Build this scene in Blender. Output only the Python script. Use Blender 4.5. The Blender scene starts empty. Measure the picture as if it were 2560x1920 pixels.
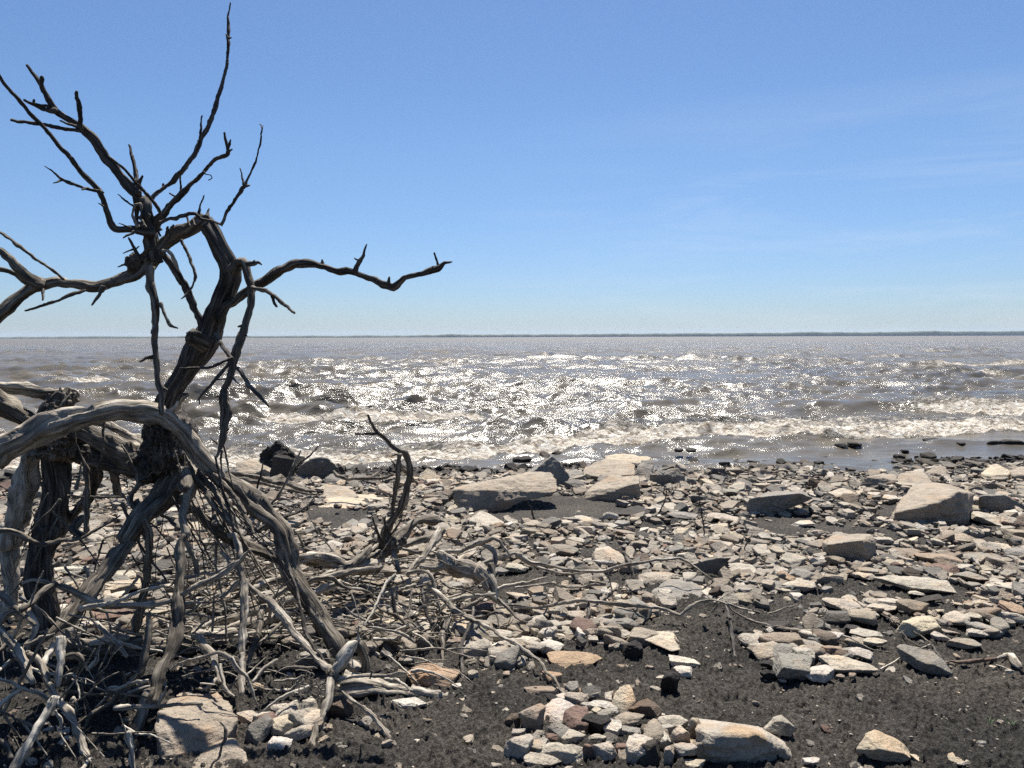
import bpy, bmesh, math, random
import numpy as np
from mathutils import Matrix, Vector, Euler
R = math.radians
SC = bpy.context.scene
COL = SC.collection
# ------------------------------------------------------------------ camera
CAMH = 1.6
cd = bpy.data.cameras.new('camera')
cd.sensor_width = 36; cd.lens = 26.0
cd.clip_start = 0.05; cd.clip_end = 30000
cam = bpy.data.objects.new('camera', cd); COL.objects.link(cam)
CM = Matrix.Translation((0, 0, CAMH)) @ Matrix.Rotation(R(90 - 3.65), 4, 'X') @ Matrix.Rotation(R(-0.18), 4, 'Z')
cam.matrix_world = CM
SC.camera = cam
# ------------------------------------------------------------------ sky and sun
SUN_EL, SUN_AZ = 62.0, 8.0            # azimuth to the right of the view direction (+Y)
w = bpy.data.worlds.new('World'); SC.world = w; w.use_nodes = True
nt = w.node_tree; nt.nodes.clear()
wo = nt.nodes.new('ShaderNodeOutputWorld'); bg = nt.nodes.new('ShaderNodeBackground')
sky = nt.nodes.new('ShaderNodeTexSky'); sky.sky_type = 'NISHITA'; sky.sun_disc = False
sky.sun_elevation = R(SUN_EL); sky.sun_rotation = R(SUN_AZ)
sky.air_density = 1.0; sky.dust_density = 0.3; sky.ozone_density = 3.0; sky.altitude = 0
bg.inputs[1].default_value = 0.054
# thin cirrus wisps low on the right, part of the sky
tc = nt.nodes.new('ShaderNodeTexCoord'); mp = nt.nodes.new('ShaderNodeMapping')
mp.inputs['Scale'].default_value = (1.6, 1.0, 11.0); mp.inputs['Rotation'].default_value = (0, R(6), 0)
nz = nt.nodes.new('ShaderNodeTexNoise'); nz.inputs['Scale'].default_value = 2.2; nz.inputs['Detail'].default_value = 7
nz.inputs['Roughness'].default_value = 0.62; nz.inputs['Distortion'].default_value = 0.6
cr = nt.nodes.new('ShaderNodeMapRange'); cr.inputs[1].default_value = 0.45; cr.inputs[2].default_value = 0.95
cr.inputs[3].default_value = 0.0; cr.inputs[4].default_value = 0.42
sx = nt.nodes.new('ShaderNodeSeparateXYZ')
mx = nt.nodes.new('ShaderNodeMapRange'); mx.inputs[1].default_value = -0.15; mx.inputs[2].default_value = 0.45
mz = nt.nodes.new('ShaderNodeMapRange'); mz.inputs[1].default_value = 0.31; mz.inputs[2].default_value = 0.17
mm = nt.nodes.new('ShaderNodeMath'); mm.operation = 'MULTIPLY'
mm2 = nt.nodes.new('ShaderNodeMath'); mm2.operation = 'MULTIPLY'
mix = nt.nodes.new('ShaderNodeMix'); mix.data_type = 'RGBA'
hs = nt.nodes.new('ShaderNodeHueSaturation'); hs.inputs['Saturation'].default_value = 1.0
L = nt.links.new
L(tc.outputs['Generated'], mp.inputs[0]); L(mp.outputs[0], nz.inputs['Vector']); L(nz.outputs[0], cr.inputs[0])
L(tc.outputs['Generated'], sx.inputs[0]); L(sx.outputs[0], mx.inputs[0]); L(sx.outputs[2], mz.inputs[0])
L(cr.outputs[0], mm.inputs[0]); L(mx.outputs[0], mm.inputs[1]); L(mm.outputs[0], mm2.inputs[0]); L(mz.outputs[0], mm2.inputs[1])
tn = nt.nodes.new('ShaderNodeMix'); tn.data_type = 'RGBA'; tn.blend_type = 'MULTIPLY'; tn.inputs[0].default_value = 1
ht = nt.nodes.new('ShaderNodeMapRange'); ht.inputs[1].default_value = 0.0; ht.inputs[2].default_value = 0.22
hc = nt.nodes.new('ShaderNodeMix'); hc.data_type = 'RGBA'; hc.inputs[6].default_value = (.60, .72, .98, 1); hc.inputs[7].default_value = (.735, .865, 1.02, 1)
L(sx.outputs[2], ht.inputs[0]); L(ht.outputs[0], hc.inputs[0]); L(hc.outputs[2], tn.inputs[7])
L(sky.outputs[0], tn.inputs[6]); L(tn.outputs[2], hs.inputs['Color'])
L(mm2.outputs[0], mix.inputs[0]); L(hs.outputs[0], mix.inputs[6]); mix.inputs[7].default_value = (7.5, 8.0, 8.6, 1)
L(mix.outputs[2], bg.inputs[0]); L(bg.outputs[0], wo.inputs[0])
sl = bpy.data.lights.new('sun', 'SUN'); sl.energy = 5.0; sl.angle = R(0.53); sl.color = (1.0, 0.95, 0.87)
so = bpy.data.objects.new('sun', sl); COL.objects.link(so)
_sd = Vector((math.sin(R(SUN_AZ)) * math.cos(R(SUN_EL)), math.cos(R(SUN_AZ)) * math.cos(R(SUN_EL)), math.sin(R(SUN_EL))))
so.rotation_euler = _sd.to_track_quat('Z', 'Y').to_euler(); so.location = (3, 20, 30)
SC.view_settings.view_transform = 'Standard'; SC.view_settings.look = 'None'
SC.view_settings.exposure = 1.07; SC.view_settings.gamma = 1.0
SC.render.engine = 'CYCLES'
SC.cycles.max_bounces = 5; SC.cycles.diffuse_bounces = 3; SC.cycles.glossy_bounces = 2
SC.cycles.use_denoising = False; SC.cycles.volume_bounces = 0; SC.cycles.caustics_reflective = False
# ------------------------------------------------------------------ pixels (photograph 2560x1920) -> world
F = 2560 * 26.0 / 36.0
CR = np.array(CM.to_3x3())
def ray(px, py):
    d = CR @ np.array([(px - 1280) / F, (960 - py) / F, -1.0])
    return d
CROP = dict(P=(0, 0, 1), A=(0, 0, .36166), B=(0, 500, .36166), C=(500, 500, .36166), D=(0, 900, .27125), E=(0, 1300, .27125),
            F=(0, 1500, .25316), G=(400, 900, .27125), H=(400, 1250, .27125), I=(500, 1470, .27125), J=(800, 1000, .27125),
            K=(900, 1350, .27125), L=(1200, 1050, .36166), M=(1860, 1050, .31646), N=(1200, 1470, .27125), O=(1860, 1470, .31646),
            Q=(1160, 780, .31646), R=(1860, 780, .31646), S=(500, 780, .31646))
def px(c, x, y):
    o = CROP[c]; return o[0] + x * o[2], o[1] + y * o[2]
def P(pxx, pyy, Y):
    d = ray(pxx, pyy); t = Y / d[1]
    return np.array([d[0] * t, Y, CAMH + d[2] * t])
WATER = -0.40
def zg(x, y):                      # smooth lie of the shore: falls gently to the lake and on under it
    s = np.clip(x, -9, 9)
    z = -0.0445 * (y - 0.085 * s - 2.0)
    z = np.where(z < WATER - .03, WATER - .03 + (z - WATER + .03) * 5, z)
    return np.maximum(z, -2.6)
def Gd(pxx, pyy):                  # where the line of sight meets the shore
    d = ray(pxx, pyy); lo, hi = 0.5, 40.0
    for _ in range(40):
        m = (lo + hi) / 2; t = m / d[1]
        if CAMH + d[2] * t > max(float(zg(d[0] * t, m)), WATER - .02): lo = m
        else: hi = m
    return P(pxx, pyy, lo)
def proj(p):
    q = CR.T @ (np.asarray(p) - np.array([0, 0, CAMH]))
    return 1280 - q[0] / q[2] * F, 960 + q[1] / q[2] * F
# ------------------------------------------------------------------ noise
def _h(ix, iy, iz, s):
    h = (ix.astype(np.int64) * 374761393 + iy.astype(np.int64) * 668265263 + iz.astype(np.int64) * 2147483647 // 7 * 1 + iz.astype(np.int64) * 974634777 + s * 1274126177) & 0xFFFFFFFF
    h = ((h ^ (h >> 13)) * 1274126177) & 0xFFFFFFFF
    h = ((h ^ (h >> 16)) * 2246822519) & 0xFFFFFFFF
    return ((h ^ (h >> 15)) & 0xFFFFFF) / float(0xFFFFFF) * 2 - 1
def n3(x, y, z, s=0):
    fx, fy, fz = np.floor(x), np.floor(y), np.floor(z)
    u, v, t = x - fx, y - fy, z - fz
    u = u * u * (3 - 2 * u); v = v * v * (3 - 2 * v); t = t * t * (3 - 2 * t)
    r = 0
    for a in (0, 1):
        for b in (0, 1):
            for c in (0, 1):
                r = r + _h(fx + a, fy + b, fz + c, s) * (u if a else 1 - u) * (v if b else 1 - v) * (t if c else 1 - t)
    return r
def n2(x, y, s=0):
    fx, fy = np.floor(x), np.floor(y); u, v = x - fx, y - fy
    u = u * u * (3 - 2 * u); v = v * v * (3 - 2 * v); z = np.zeros_like(fx)
    return ((_h(fx, fy, z, s) * (1 - u) + _h(fx + 1, fy, z, s) * u) * (1 - v) + (_h(fx, fy + 1, z, s) * (1 - u) + _h(fx + 1, fy + 1, z, s) * u) * v)
def fbm2(x, y, o=4, s=0, g=0.5):
    r = 0; a = 1
    for i in range(o):
        r = r + a * n2(x * 2 ** i + 13.7 * i, y * 2 ** i - 7.3 * i, s + i); a *= g
    return r
def fbm3(p, o=4, s=0, g=0.5):
    r = 0; a = 1
    for i in range(o):
        q = p * 2 ** i + 11.3 * i
        r = r + a * n3(q[:, 0], q[:, 1], q[:, 2], s + i); a *= g
    return r
# ------------------------------------------------------------------ materials
def newmat(name):
    m = bpy.data.materials.new(name); m.use_nodes = True; t = m.node_tree
    return m, t, t.nodes['Principled BSDF'], t.nodes.new, t.links.new
def ramp(t, pts):
    r = t.nodes.new('ShaderNodeValToRGB'); e = r.color_ramp.elements
    while len(e) > 1: e.remove(e[0])
    e[0].position = pts[0][0]; e[0].color = pts[0][1]
    for p, c in pts[1:]:
        q = e.new(p); q.color = c
    return r
def g(v): return (v, v, v, 1)
def rock_mat():
    m, t, b, N, L = newmat('limestone')
    at = N('ShaderNodeAttribute'); at.attribute_name = 'tint'
    ge = N('ShaderNodeNewGeometry')
    n1 = N('ShaderNodeTexNoise'); n1.inputs['Scale'].default_value = 9; n1.inputs['Detail'].default_value = 9; n1.inputs['Roughness'].default_value = .65
    n2_ = N('ShaderNodeTexNoise'); n2_.inputs['Scale'].default_value = 70; n2_.inputs['Detail'].default_value = 5; n2_.inputs['Roughness'].default_value = .7
    vo = N('ShaderNodeTexVoronoi'); vo.inputs['Scale'].default_value = 32
    mpp = N('ShaderNodeMapping'); mpp.inputs['Scale'].default_value = (1.2, 1.2, 14); mpp.inputs['Rotation'].default_value = (0.12, 0.2, 0)
    n3_ = N('ShaderNodeTexNoise'); n3_.inputs['Scale'].default_value = 5; n3_.inputs['Detail'].default_value = 6
    for q in (n1, n2_, vo, mpp): L(ge.outputs['Position'], q.inputs['Vector'])
    L(mpp.outputs[0], n3_.inputs['Vector'])
    r1 = ramp(t, [(.28, g(.62)), (.5, g(1.0)), (.72, g(1.22))]); L(n1.outputs[0], r1.inputs[0])
    r2 = ramp(t, [(.3, g(.62)), (.5, g(1.0)), (.75, g(1.2))]); L(n2_.outputs[0], r2.inputs[0])
    r3 = ramp(t, [(0.0, g(.45)), (.12, g(.9)), (.2, g(1))]); L(vo.outputs['Distance'], r3.inputs[0])
    M = []
    for _ in range(4):
        x = N('ShaderNodeMix'); x.data_type = 'RGBA'; x.blend_type = 'MULTIPLY'; x.inputs[0].default_value = 1; M.append(x)
    L(at.outputs['Color'], M[0].inputs[6]); L(r1.outputs[0], M[0].inputs[7])
    L(M[0].outputs[2], M[1].inputs[6]); L(r2.outputs[0], M[1].inputs[7])
    M[2].inputs[0].default_value = .55
    L(M[1].outputs[2], M[2].inputs[6]); L(r3.outputs[0], M[2].inputs[7])
    # iron-brown stains
    n4 = N('ShaderNodeTexNoise'); n4.inputs['Scale'].default_value = 4.5; n4.inputs['Detail'].default_value = 6; L(ge.outputs['Position'], n4.inputs['Vector'])
    r4 = ramp(t, [(.54, g(0)), (.72, g(.55))]); L(n4.outputs[0], r4.inputs[0])
    x = N('ShaderNodeMix'); x.data_type = 'RGBA'; x.blend_type = 'MULTIPLY'; L(r4.outputs[0], x.inputs[0]); L(M[2].outputs[2], x.inputs[6]); x.inputs[7].default_value = (.95, .7, .5, 1)
    L(x.outputs[2], b.inputs['Base Color'])
    b.inputs['Roughness'].default_value = .85; b.inputs['Specular IOR Level'].default_value = .3
    ad = N('ShaderNodeMath'); ad.operation = 'MULTIPLY_ADD'; L(n1.outputs[0], ad.inputs[0]); ad.inputs[1].default_value = 2.2; L(n2_.outputs[0], ad.inputs[2])
    ad2 = N('ShaderNodeMath'); ad2.operation = 'MULTIPLY_ADD'; L(n3_.outputs[0], ad2.inputs[0]); ad2.inputs[1].default_value = .9; L(ad.outputs[0], ad2.inputs[2])
    bu = N('ShaderNodeBump'); bu.inputs['Strength'].default_value = .9; bu.inputs['Distance'].default_value = .017
    L(ad2.outputs[0], bu.inputs['Height']); L(bu.outputs[0], b.inputs['Normal'])
    return m
def wood_mat(name, dark, mid, light, bump=.7):
    m, t, b, N, L = newmat(name)
    at = N('ShaderNodeAttribute'); at.attribute_name = 'grain'
    n1 = N('ShaderNodeTexNoise'); n1.inputs['Scale'].default_value = 60; n1.inputs['Detail'].default_value = 6; n1.inputs['Roughness'].default_value = .6
    n2_ = N('ShaderNodeTexNoise'); n2_.inputs['Scale'].default_value = 11; n2_.inputs['Detail'].default_value = 5
    ge = N('ShaderNodeNewGeometry')
    L(at.outputs['Vector'], n1.inputs['Vector']); L(ge.outputs['Position'], n2_.inputs['Vector'])
    r1 = ramp(t, [(.32, dark), (.5, mid), (.7, light)]); L(n1.outputs[0], r1.inputs[0])
    r2 = ramp(t, [(.3, g(.55)), (.55, g(1)), (.75, g(1.25))]); L(n2_.outputs[0], r2.inputs[0])
    x = N('ShaderNodeMix'); x.data_type = 'RGBA'; x.blend_type = 'MULTIPLY'; x.inputs[0].default_value = 1
    L(r1.outputs[0], x.inputs[6]); L(r2.outputs[0], x.inputs[7]); L(x.outputs[2], b.inputs['Base Color'])
    b.inputs['Roughness'].default_value = .8; b.inputs['Specular IOR Level'].default_value = .25
    bu = N('ShaderNodeBump'); bu.inputs['Strength'].default_value = bump; bu.inputs['Distance'].default_value = .012
    L(n1.outputs[0], bu.inputs['Height']); L(bu.outputs[0], b.inputs['Normal'])
    return m
def soil_mat():
    m, t, b, N, L = newmat('dark_crusted_soil')
    ge = N('ShaderNodeNewGeometry')
    n1 = N('ShaderNodeTexNoise'); n1.inputs['Scale'].default_value = 62; n1.inputs['Detail'].default_value = 9; n1.inputs['Roughness'].default_value = .7
    n2_ = N('ShaderNodeTexNoise'); n2_.inputs['Scale'].default_value = 1.3; n2_.inputs['Detail'].default_value = 6
    n3_ = N('ShaderNodeTexNoise'); n3_.inputs['Scale'].default_value = 190; n3_.inputs['Detail'].default_value = 4; n3_.inputs['Roughness'].default_value = .8
    for q in (n1, n2_, n3_): L(ge.outputs['Position'], q.inputs['Vector'])
    r1 = ramp(t, [(.3, (.010, .009, .008, 1)), (.47, (.048, .045, .041, 1)), (.62, (.112, .105, .096, 1)), (.78, (.17, .16, .148, 1))]); L(n1.outputs[0], r1.inputs[0])
    r2 = ramp(t, [(.35, g(.72)), (.65, (1.38, 1.3, 1.22, 1))]); L(n2_.outputs[0], r2.inputs[0])
    x = N('ShaderNodeMix'); x.data_type = 'RGBA'; x.blend_type = 'MULTIPLY'; x.inputs[0].default_value = 1
    L(r1.outputs[0], x.inputs[6]); L(r2.outputs[0], x.inputs[7])
    L(x.outputs[2], b.inputs['Base Color'])
    b.inputs['Roughness'].default_value = .9; b.inputs['Specular IOR Level'].default_value = .15
    ad = N('ShaderNodeMath'); ad.operation = 'MULTIPLY_ADD'; L(n1.outputs[0], ad.inputs[0]); ad.inputs[1].default_value = 2.5; L(n3_.outputs[0], ad.inputs[2])
    bu = N('ShaderNodeBump'); bu.inputs['Strength'].default_value = 1; bu.inputs['Distance'].default_value = .012
    L(ad.outputs[0], bu.inputs['Height']); L(bu.outputs[0], b.inputs['Normal'])
    return m
def water_mat():
    m, t, b, N, L = newmat('muddy_lake_water')
    ge = N('ShaderNodeNewGeometry'); at = N('ShaderNodeAttribute'); at.attribute_name = 'foam'
    def noise(scale, sc, det, ro=.6, dist=0):
        mp = N('ShaderNodeMapping'); mp.inputs['Scale'].default_value = sc; mp.inputs['Rotation'].default_value = (0, 0, R(6))
        n = N('ShaderNodeTexNoise'); n.inputs['Scale'].default_value = scale; n.inputs['Detail'].default_value = det
        n.inputs['Roughness'].default_value = ro; n.inputs['Distortion'].default_value = dist
        L(ge.outputs['Position'], mp.inputs[0]); L(mp.outputs[0], n.inputs['Vector']); return n
    fine = noise(2.4, (.5, 1, 1), 6, .68, .5)
    mud = noise(.35, (.5, 1, 1), 4)
    fo = noise(7, (.7, 1, 1), 8, .7, 1.2); fo2 = noise(1.4, (.55, 1, 1), 5, .6, .8)
    rc = ramp(t, [(.35, (.072, .064, .050, 1)), (.65, (.125, .108, .082, 1))]); L(mud.outputs[0], rc.inputs[0])
    # foam mask = attribute against broken noise
    a1 = N('ShaderNodeMath'); a1.operation = 'ADD'; L(fo.outputs[0], a1.inputs[0]); L(fo2.outputs[0], a1.inputs[1])
    a2 = N('ShaderNodeMath'); a2.operation = 'MULTIPLY_ADD'; L(a1.outputs[0], a2.inputs[0]); a2.inputs[1].default_value = 1.0
    sb = N('ShaderNodeMath'); sb.operation = 'MULTIPLY_ADD'; L(at.outputs['Fac'], sb.inputs[0]); sb.inputs[1].default_value = 1.0; sb.inputs[2].default_value = -1.5
    L(sb.outputs[0], a2.inputs[2])
    mr = N('ShaderNodeMapRange'); mr.inputs[1].default_value = 0.0; mr.inputs[2].default_value = .28; L(a2.outputs[0], mr.inputs[0])
    fc = ramp(t, [(.35, (.2, .14, .085, 1)), (.5, (.6, .54, .45, 1)), (.65, (.82, .79, .73, 1))]); L(fo.outputs[0], fc.inputs[0])
    x = N('ShaderNodeMix'); x.data_type = 'RGBA'; L(mr.outputs[0], x.inputs[0]); L(rc.outputs[0], x.inputs[6]); L(fc.outputs[0], x.inputs[7])
    L(x.outputs[2], b.inputs['Base Color'])
    ra = N('ShaderNodeAttribute'); ra.attribute_name = 'ripple'
    rr = N('ShaderNodeMapRange'); L(mr.outputs[0], rr.inputs[0]); L(ra.outputs['Fac'], rr.inputs[3]); rr.inputs[4].default_value = .75; L(rr.outputs[0], b.inputs['Roughness'])
    b.inputs['IOR'].default_value = 1.333
    ba = N('ShaderNodeAttribute'); ba.attribute_name = 'chop'
    hm = N('ShaderNodeMath'); hm.operation = 'MULTIPLY'; L(fine.outputs[0], hm.inputs[0]); L(ba.outputs['Fac'], hm.inputs[1])
    fm = N('ShaderNodeMath'); fm.operation = 'MULTIPLY'; L(fo.outputs[0], fm.inputs[0]); L(mr.outputs[0], fm.inputs[1])
    ha = N('ShaderNodeMath'); ha.operation = 'MULTIPLY_ADD'; L(fm.outputs[0], ha.inputs[0]); ha.inputs[1].default_value = 2.0; L(hm.outputs[0], ha.inputs[2])
    bu = N('ShaderNodeBump'); bu.inputs['Strength'].default_value = 1; bu.inputs['Distance'].default_value = .085
    L(ha.outputs[0], bu.inputs['Height']); L(bu.outputs[0], b.inputs['Normal'])
    return m
def plain(name, col, rough=.8):
    m, t, b, N, L = newmat(name)
    n = N('ShaderNodeTexNoise'); n.inputs['Scale'].default_value = 30; n.inputs['Detail'].default_value = 6
    r = ramp(t, [(.3, tuple(c * .65 for c in col) + (1,)), (.7, tuple(min(1, c * 1.3) for c in col) + (1,))])
    ge = N('ShaderNodeNewGeometry'); L(ge.outputs['Position'], n.inputs['Vector']); L(n.outputs[0], r.inputs[0]); L(r.outputs[0], b.inputs['Base Color'])
    b.inputs['Roughness'].default_value = rough
    bu = N('ShaderNodeBump'); bu.inputs['Strength'].default_value = .5; bu.inputs['Distance'].default_value = .005; L(n.outputs[0], bu.inputs['Height']); L(bu.outputs[0], b.inputs['Normal'])
    return m
ROCK = rock_mat(); SOIL = soil_mat(); WAT = water_mat()
WOOD = wood_mat('weathered_wood', (.045, .036, .027, 1), (.26, .225, .18, 1), (.54, .49, .41, 1), 1.0)
BARK = wood_mat('dark_bark', (.014, .012, .0105, 1), (.062, .053, .046, 1), (.21, .188, .16, 1), 1.0)
PALE = wood_mat('bleached_wood', (.1, .085, .066, 1), (.4, .36, .295, 1), (.62, .57, .49, 1), .9)
# ------------------------------------------------------------------ mesh helpers
def mesh(name, V, Fc, mat, smooth=True, attrs=None):
    me = bpy.data.meshes.new(name)
    V = np.asarray(V, dtype=np.float32)
    if isinstance(Fc, np.ndarray):
        n, k = Fc.shape
        me.vertices.add(len(V)); me.vertices.foreach_set('co', V.ravel())
        me.loops.add(n * k); me.loops.foreach_set('vertex_index', Fc.astype(np.int32).ravel())
        me.polygons.add(n); me.polygons.foreach_set('loop_start', np.arange(0, n * k, k, dtype=np.int32))
        me.update(calc_edges=True)
    else:
        me.from_pydata(V.tolist(), [], Fc)
    me.validate()
    if smooth: me.polygons.foreach_set('use_smooth', np.ones(len(me.polygons), dtype=bool))
    else: me.polygons.foreach_set('use_smooth', np.zeros(len(me.polygons), dtype=bool))
    for k, (ty, arr) in (attrs or {}).items():
        a = me.attributes.new(k, ty, 'POINT')
        f = {'FLOAT': 'value', 'FLOAT_VECTOR': 'vector', 'FLOAT_COLOR': 'color'}[ty]
        a.data.foreach_set(f, np.asarray(arr, dtype=np.float32).ravel())
    me.materials.append(mat)
    return me
def link(name, me, loc=(0, 0, 0), parent=None):
    o = bpy.data.objects.new(name, me); COL.objects.link(o); o.location = loc
    if parent is not None: o.parent = parent
    return o
USED = {}
def tag(o, label=None, cat=None, group=None, kind=None):
    if label: o['label'] = label
    if cat: o['category'] = cat
    if group: o['group'] = group
    if kind: o['kind'] = kind
    return o
def thing(name, loc, label, cat, group=None):
    o = bpy.data.objects.new(name, None); COL.objects.link(o); o.location = loc; o.empty_display_size = .1
    return tag(o, label, cat, group)
# ------------------------------------------------------------------ the shore: one sheet, on under the lake to the horizon
def polar(rs, ths):
    rr, tt = np.meshgrid(rs, ths, indexing='ij')
    x = rr * np.sin(tt); y = rr * np.cos(tt)
    nr, nc = rr.shape
    i = np.arange(nr - 1)[:, None] * nc + np.arange(nc - 1)[None, :]
    q = np.stack([i, i + 1, i + nc + 1, i + nc], -1).reshape(-1, 4)
    return x.ravel(), y.ravel(), rr.ravel(), q
def geo(a, b, k):
    n = int(math.log(b / a) / k) + 1
    return a * np.exp(np.linspace(0, math.log(b / a), n, endpoint=False))
def smooth01(a, b, x):
    t = np.clip((x - a) / (b - a), 0, 1); return t * t * (3 - 2 * t)
def soil_bump(x, y):
    return .018 * fbm2(x * .9, y * .9, 3, 5) + .010 * fbm2(x * 5, y * 5, 3, 9)
def build_ground():
    rs = np.concatenate([geo(.15, 2.0, .12), geo(2.0, 6.0, .0026), geo(6.0, 13, .006), geo(13, 60, .05), geo(60, 9000, .25), [9000]])
    D = R
    ths = np.concatenate([np.linspace(D(-180), D(-60), 30, endpoint=False), np.linspace(D(-60), D(-38), 60, endpoint=False), np.linspace(D(-38), D(38), 1050, endpoint=False),
                          np.linspace(D(38), D(60), 60, endpoint=False), np.linspace(D(60), D(180), 31)])
    x, y, r, q = polar(rs, ths)
    z = zg(x, y)
    # far beyond the lake the land rises above the water again
    z = z + smooth01(3900, 4300, y) * 2.2
    near = 1 - smooth01(10, 16, r)
    z = z + soil_bump(x, y) * (1 - smooth01(14, 30, r))
    cl = fbm2(x * 22, y * 22, 2, 31); cr2 = np.maximum(0, fbm2(x * 55, y * 55, 2, 41) + .1)
    cr3 = np.maximum(0, fbm2(x * 38 + 3 * n2(x * 9, y * 9, 2), y * 46, 3, 71, .65))
    z = z + near * (.008 * cl + (.012 * cr2 + .016 * cr3) * (1 - smooth01(5.5, 9, r)))
    V = np.stack([x, y, z], -1)
    c = np.array([[0, 0, zg(0., 0.)]]); V = np.concatenate([V, c])
    o = link('shore_ground', mesh('shore_ground', V, q, SOIL))
    # close the little hole under the camera
    tag(o, 'dark crusted soil of the lake shore, sloping into the water', kind='structure')
    nc = len(ths)
    hole = [[k, k + 1, len(V) - 1] for k in range(nc - 1)]
    bm = bmesh.new(); bm.from_mesh(o.data); bm.verts.ensure_lookup_table()
    for f in hole:
        try: bm.faces.new([bm.verts[i] for i in f])
        except Exception: pass
    bm.to_mesh(o.data); bm.free()
    return o
build_ground()
# ------------------------------------------------------------------ the lake
def Wd(pxx, pyy):
    d = ray(pxx, pyy); t = (WATER - CAMH) / d[2]; return d[0] * t, d[1] * t
BREAK = []   # (x,y polyline in world, height, half width, foam strength)
def brk(pts, h, hw, foam, trail):
    w_ = [Wd(*p) for p in pts]; BREAK.append((np.array(w_), h, hw, foam, trail))
brk([(-700, 1190), (-200, 1178), (100, 1172), (420, 1160), (620, 1150), (860, 1150), (1100, 1142), (1350, 1110), (1550, 1093), (1750, 1088), (1950, 1086), (2200, 1082), (2560, 1076), (3200, 1066)], .17, .62, 1.15, 1.9)
brk([(380, 1046), (520, 1043), (700, 1042), (850, 1041), (1000, 1041)], .42, .85, .0, .1)
brk([(600, 1052), (760, 1052), (900, 1050), (1100, 1047), (1300, 1042)], .06, .55, 1.2, .1)
brk([(1560, 1020), (1680, 1016), (1800, 1012)], .30, .6, .3, .4)
brk([(1900, 1024), (2050, 1022), (2200, 1024)], .22, .7, .05, .1)
brk([(2230, 1024), (2400, 1026), (2560, 1028), (3100, 1030)], .26, .7, 1.0, 1.5)
brk([(100, 960), (190, 958), (320, 952)], .36, .9, .8, .3)
brk([(2240, 922), (2380, 918), (2560, 912), (2900, 908)], .42, 1.3, .75, .6)
brk([(2200, 936), (2400, 938), (2560, 940), (2900, 942)], .3, 1.1, .6, .8)
brk([(1340, 894), (1460, 892)], .45, 1.8, .3, .3)
brk([(1700, 900), (1850, 898)], .45, 1.7, .5, .6)
brk([(-500, 1050), (-100, 1046), (40, 1044), (120, 1046)], .25, .6, .6, .5)
brk([(2300, 880), (2500, 876)], .4, 2.2, .5, .5)
brk([(600, 940), (760, 938), (900, 941)], .2, 1.0, .15, .3)
brk([(1900, 950), (2060, 948)], .22, 1.0, .15, .3)
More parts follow.
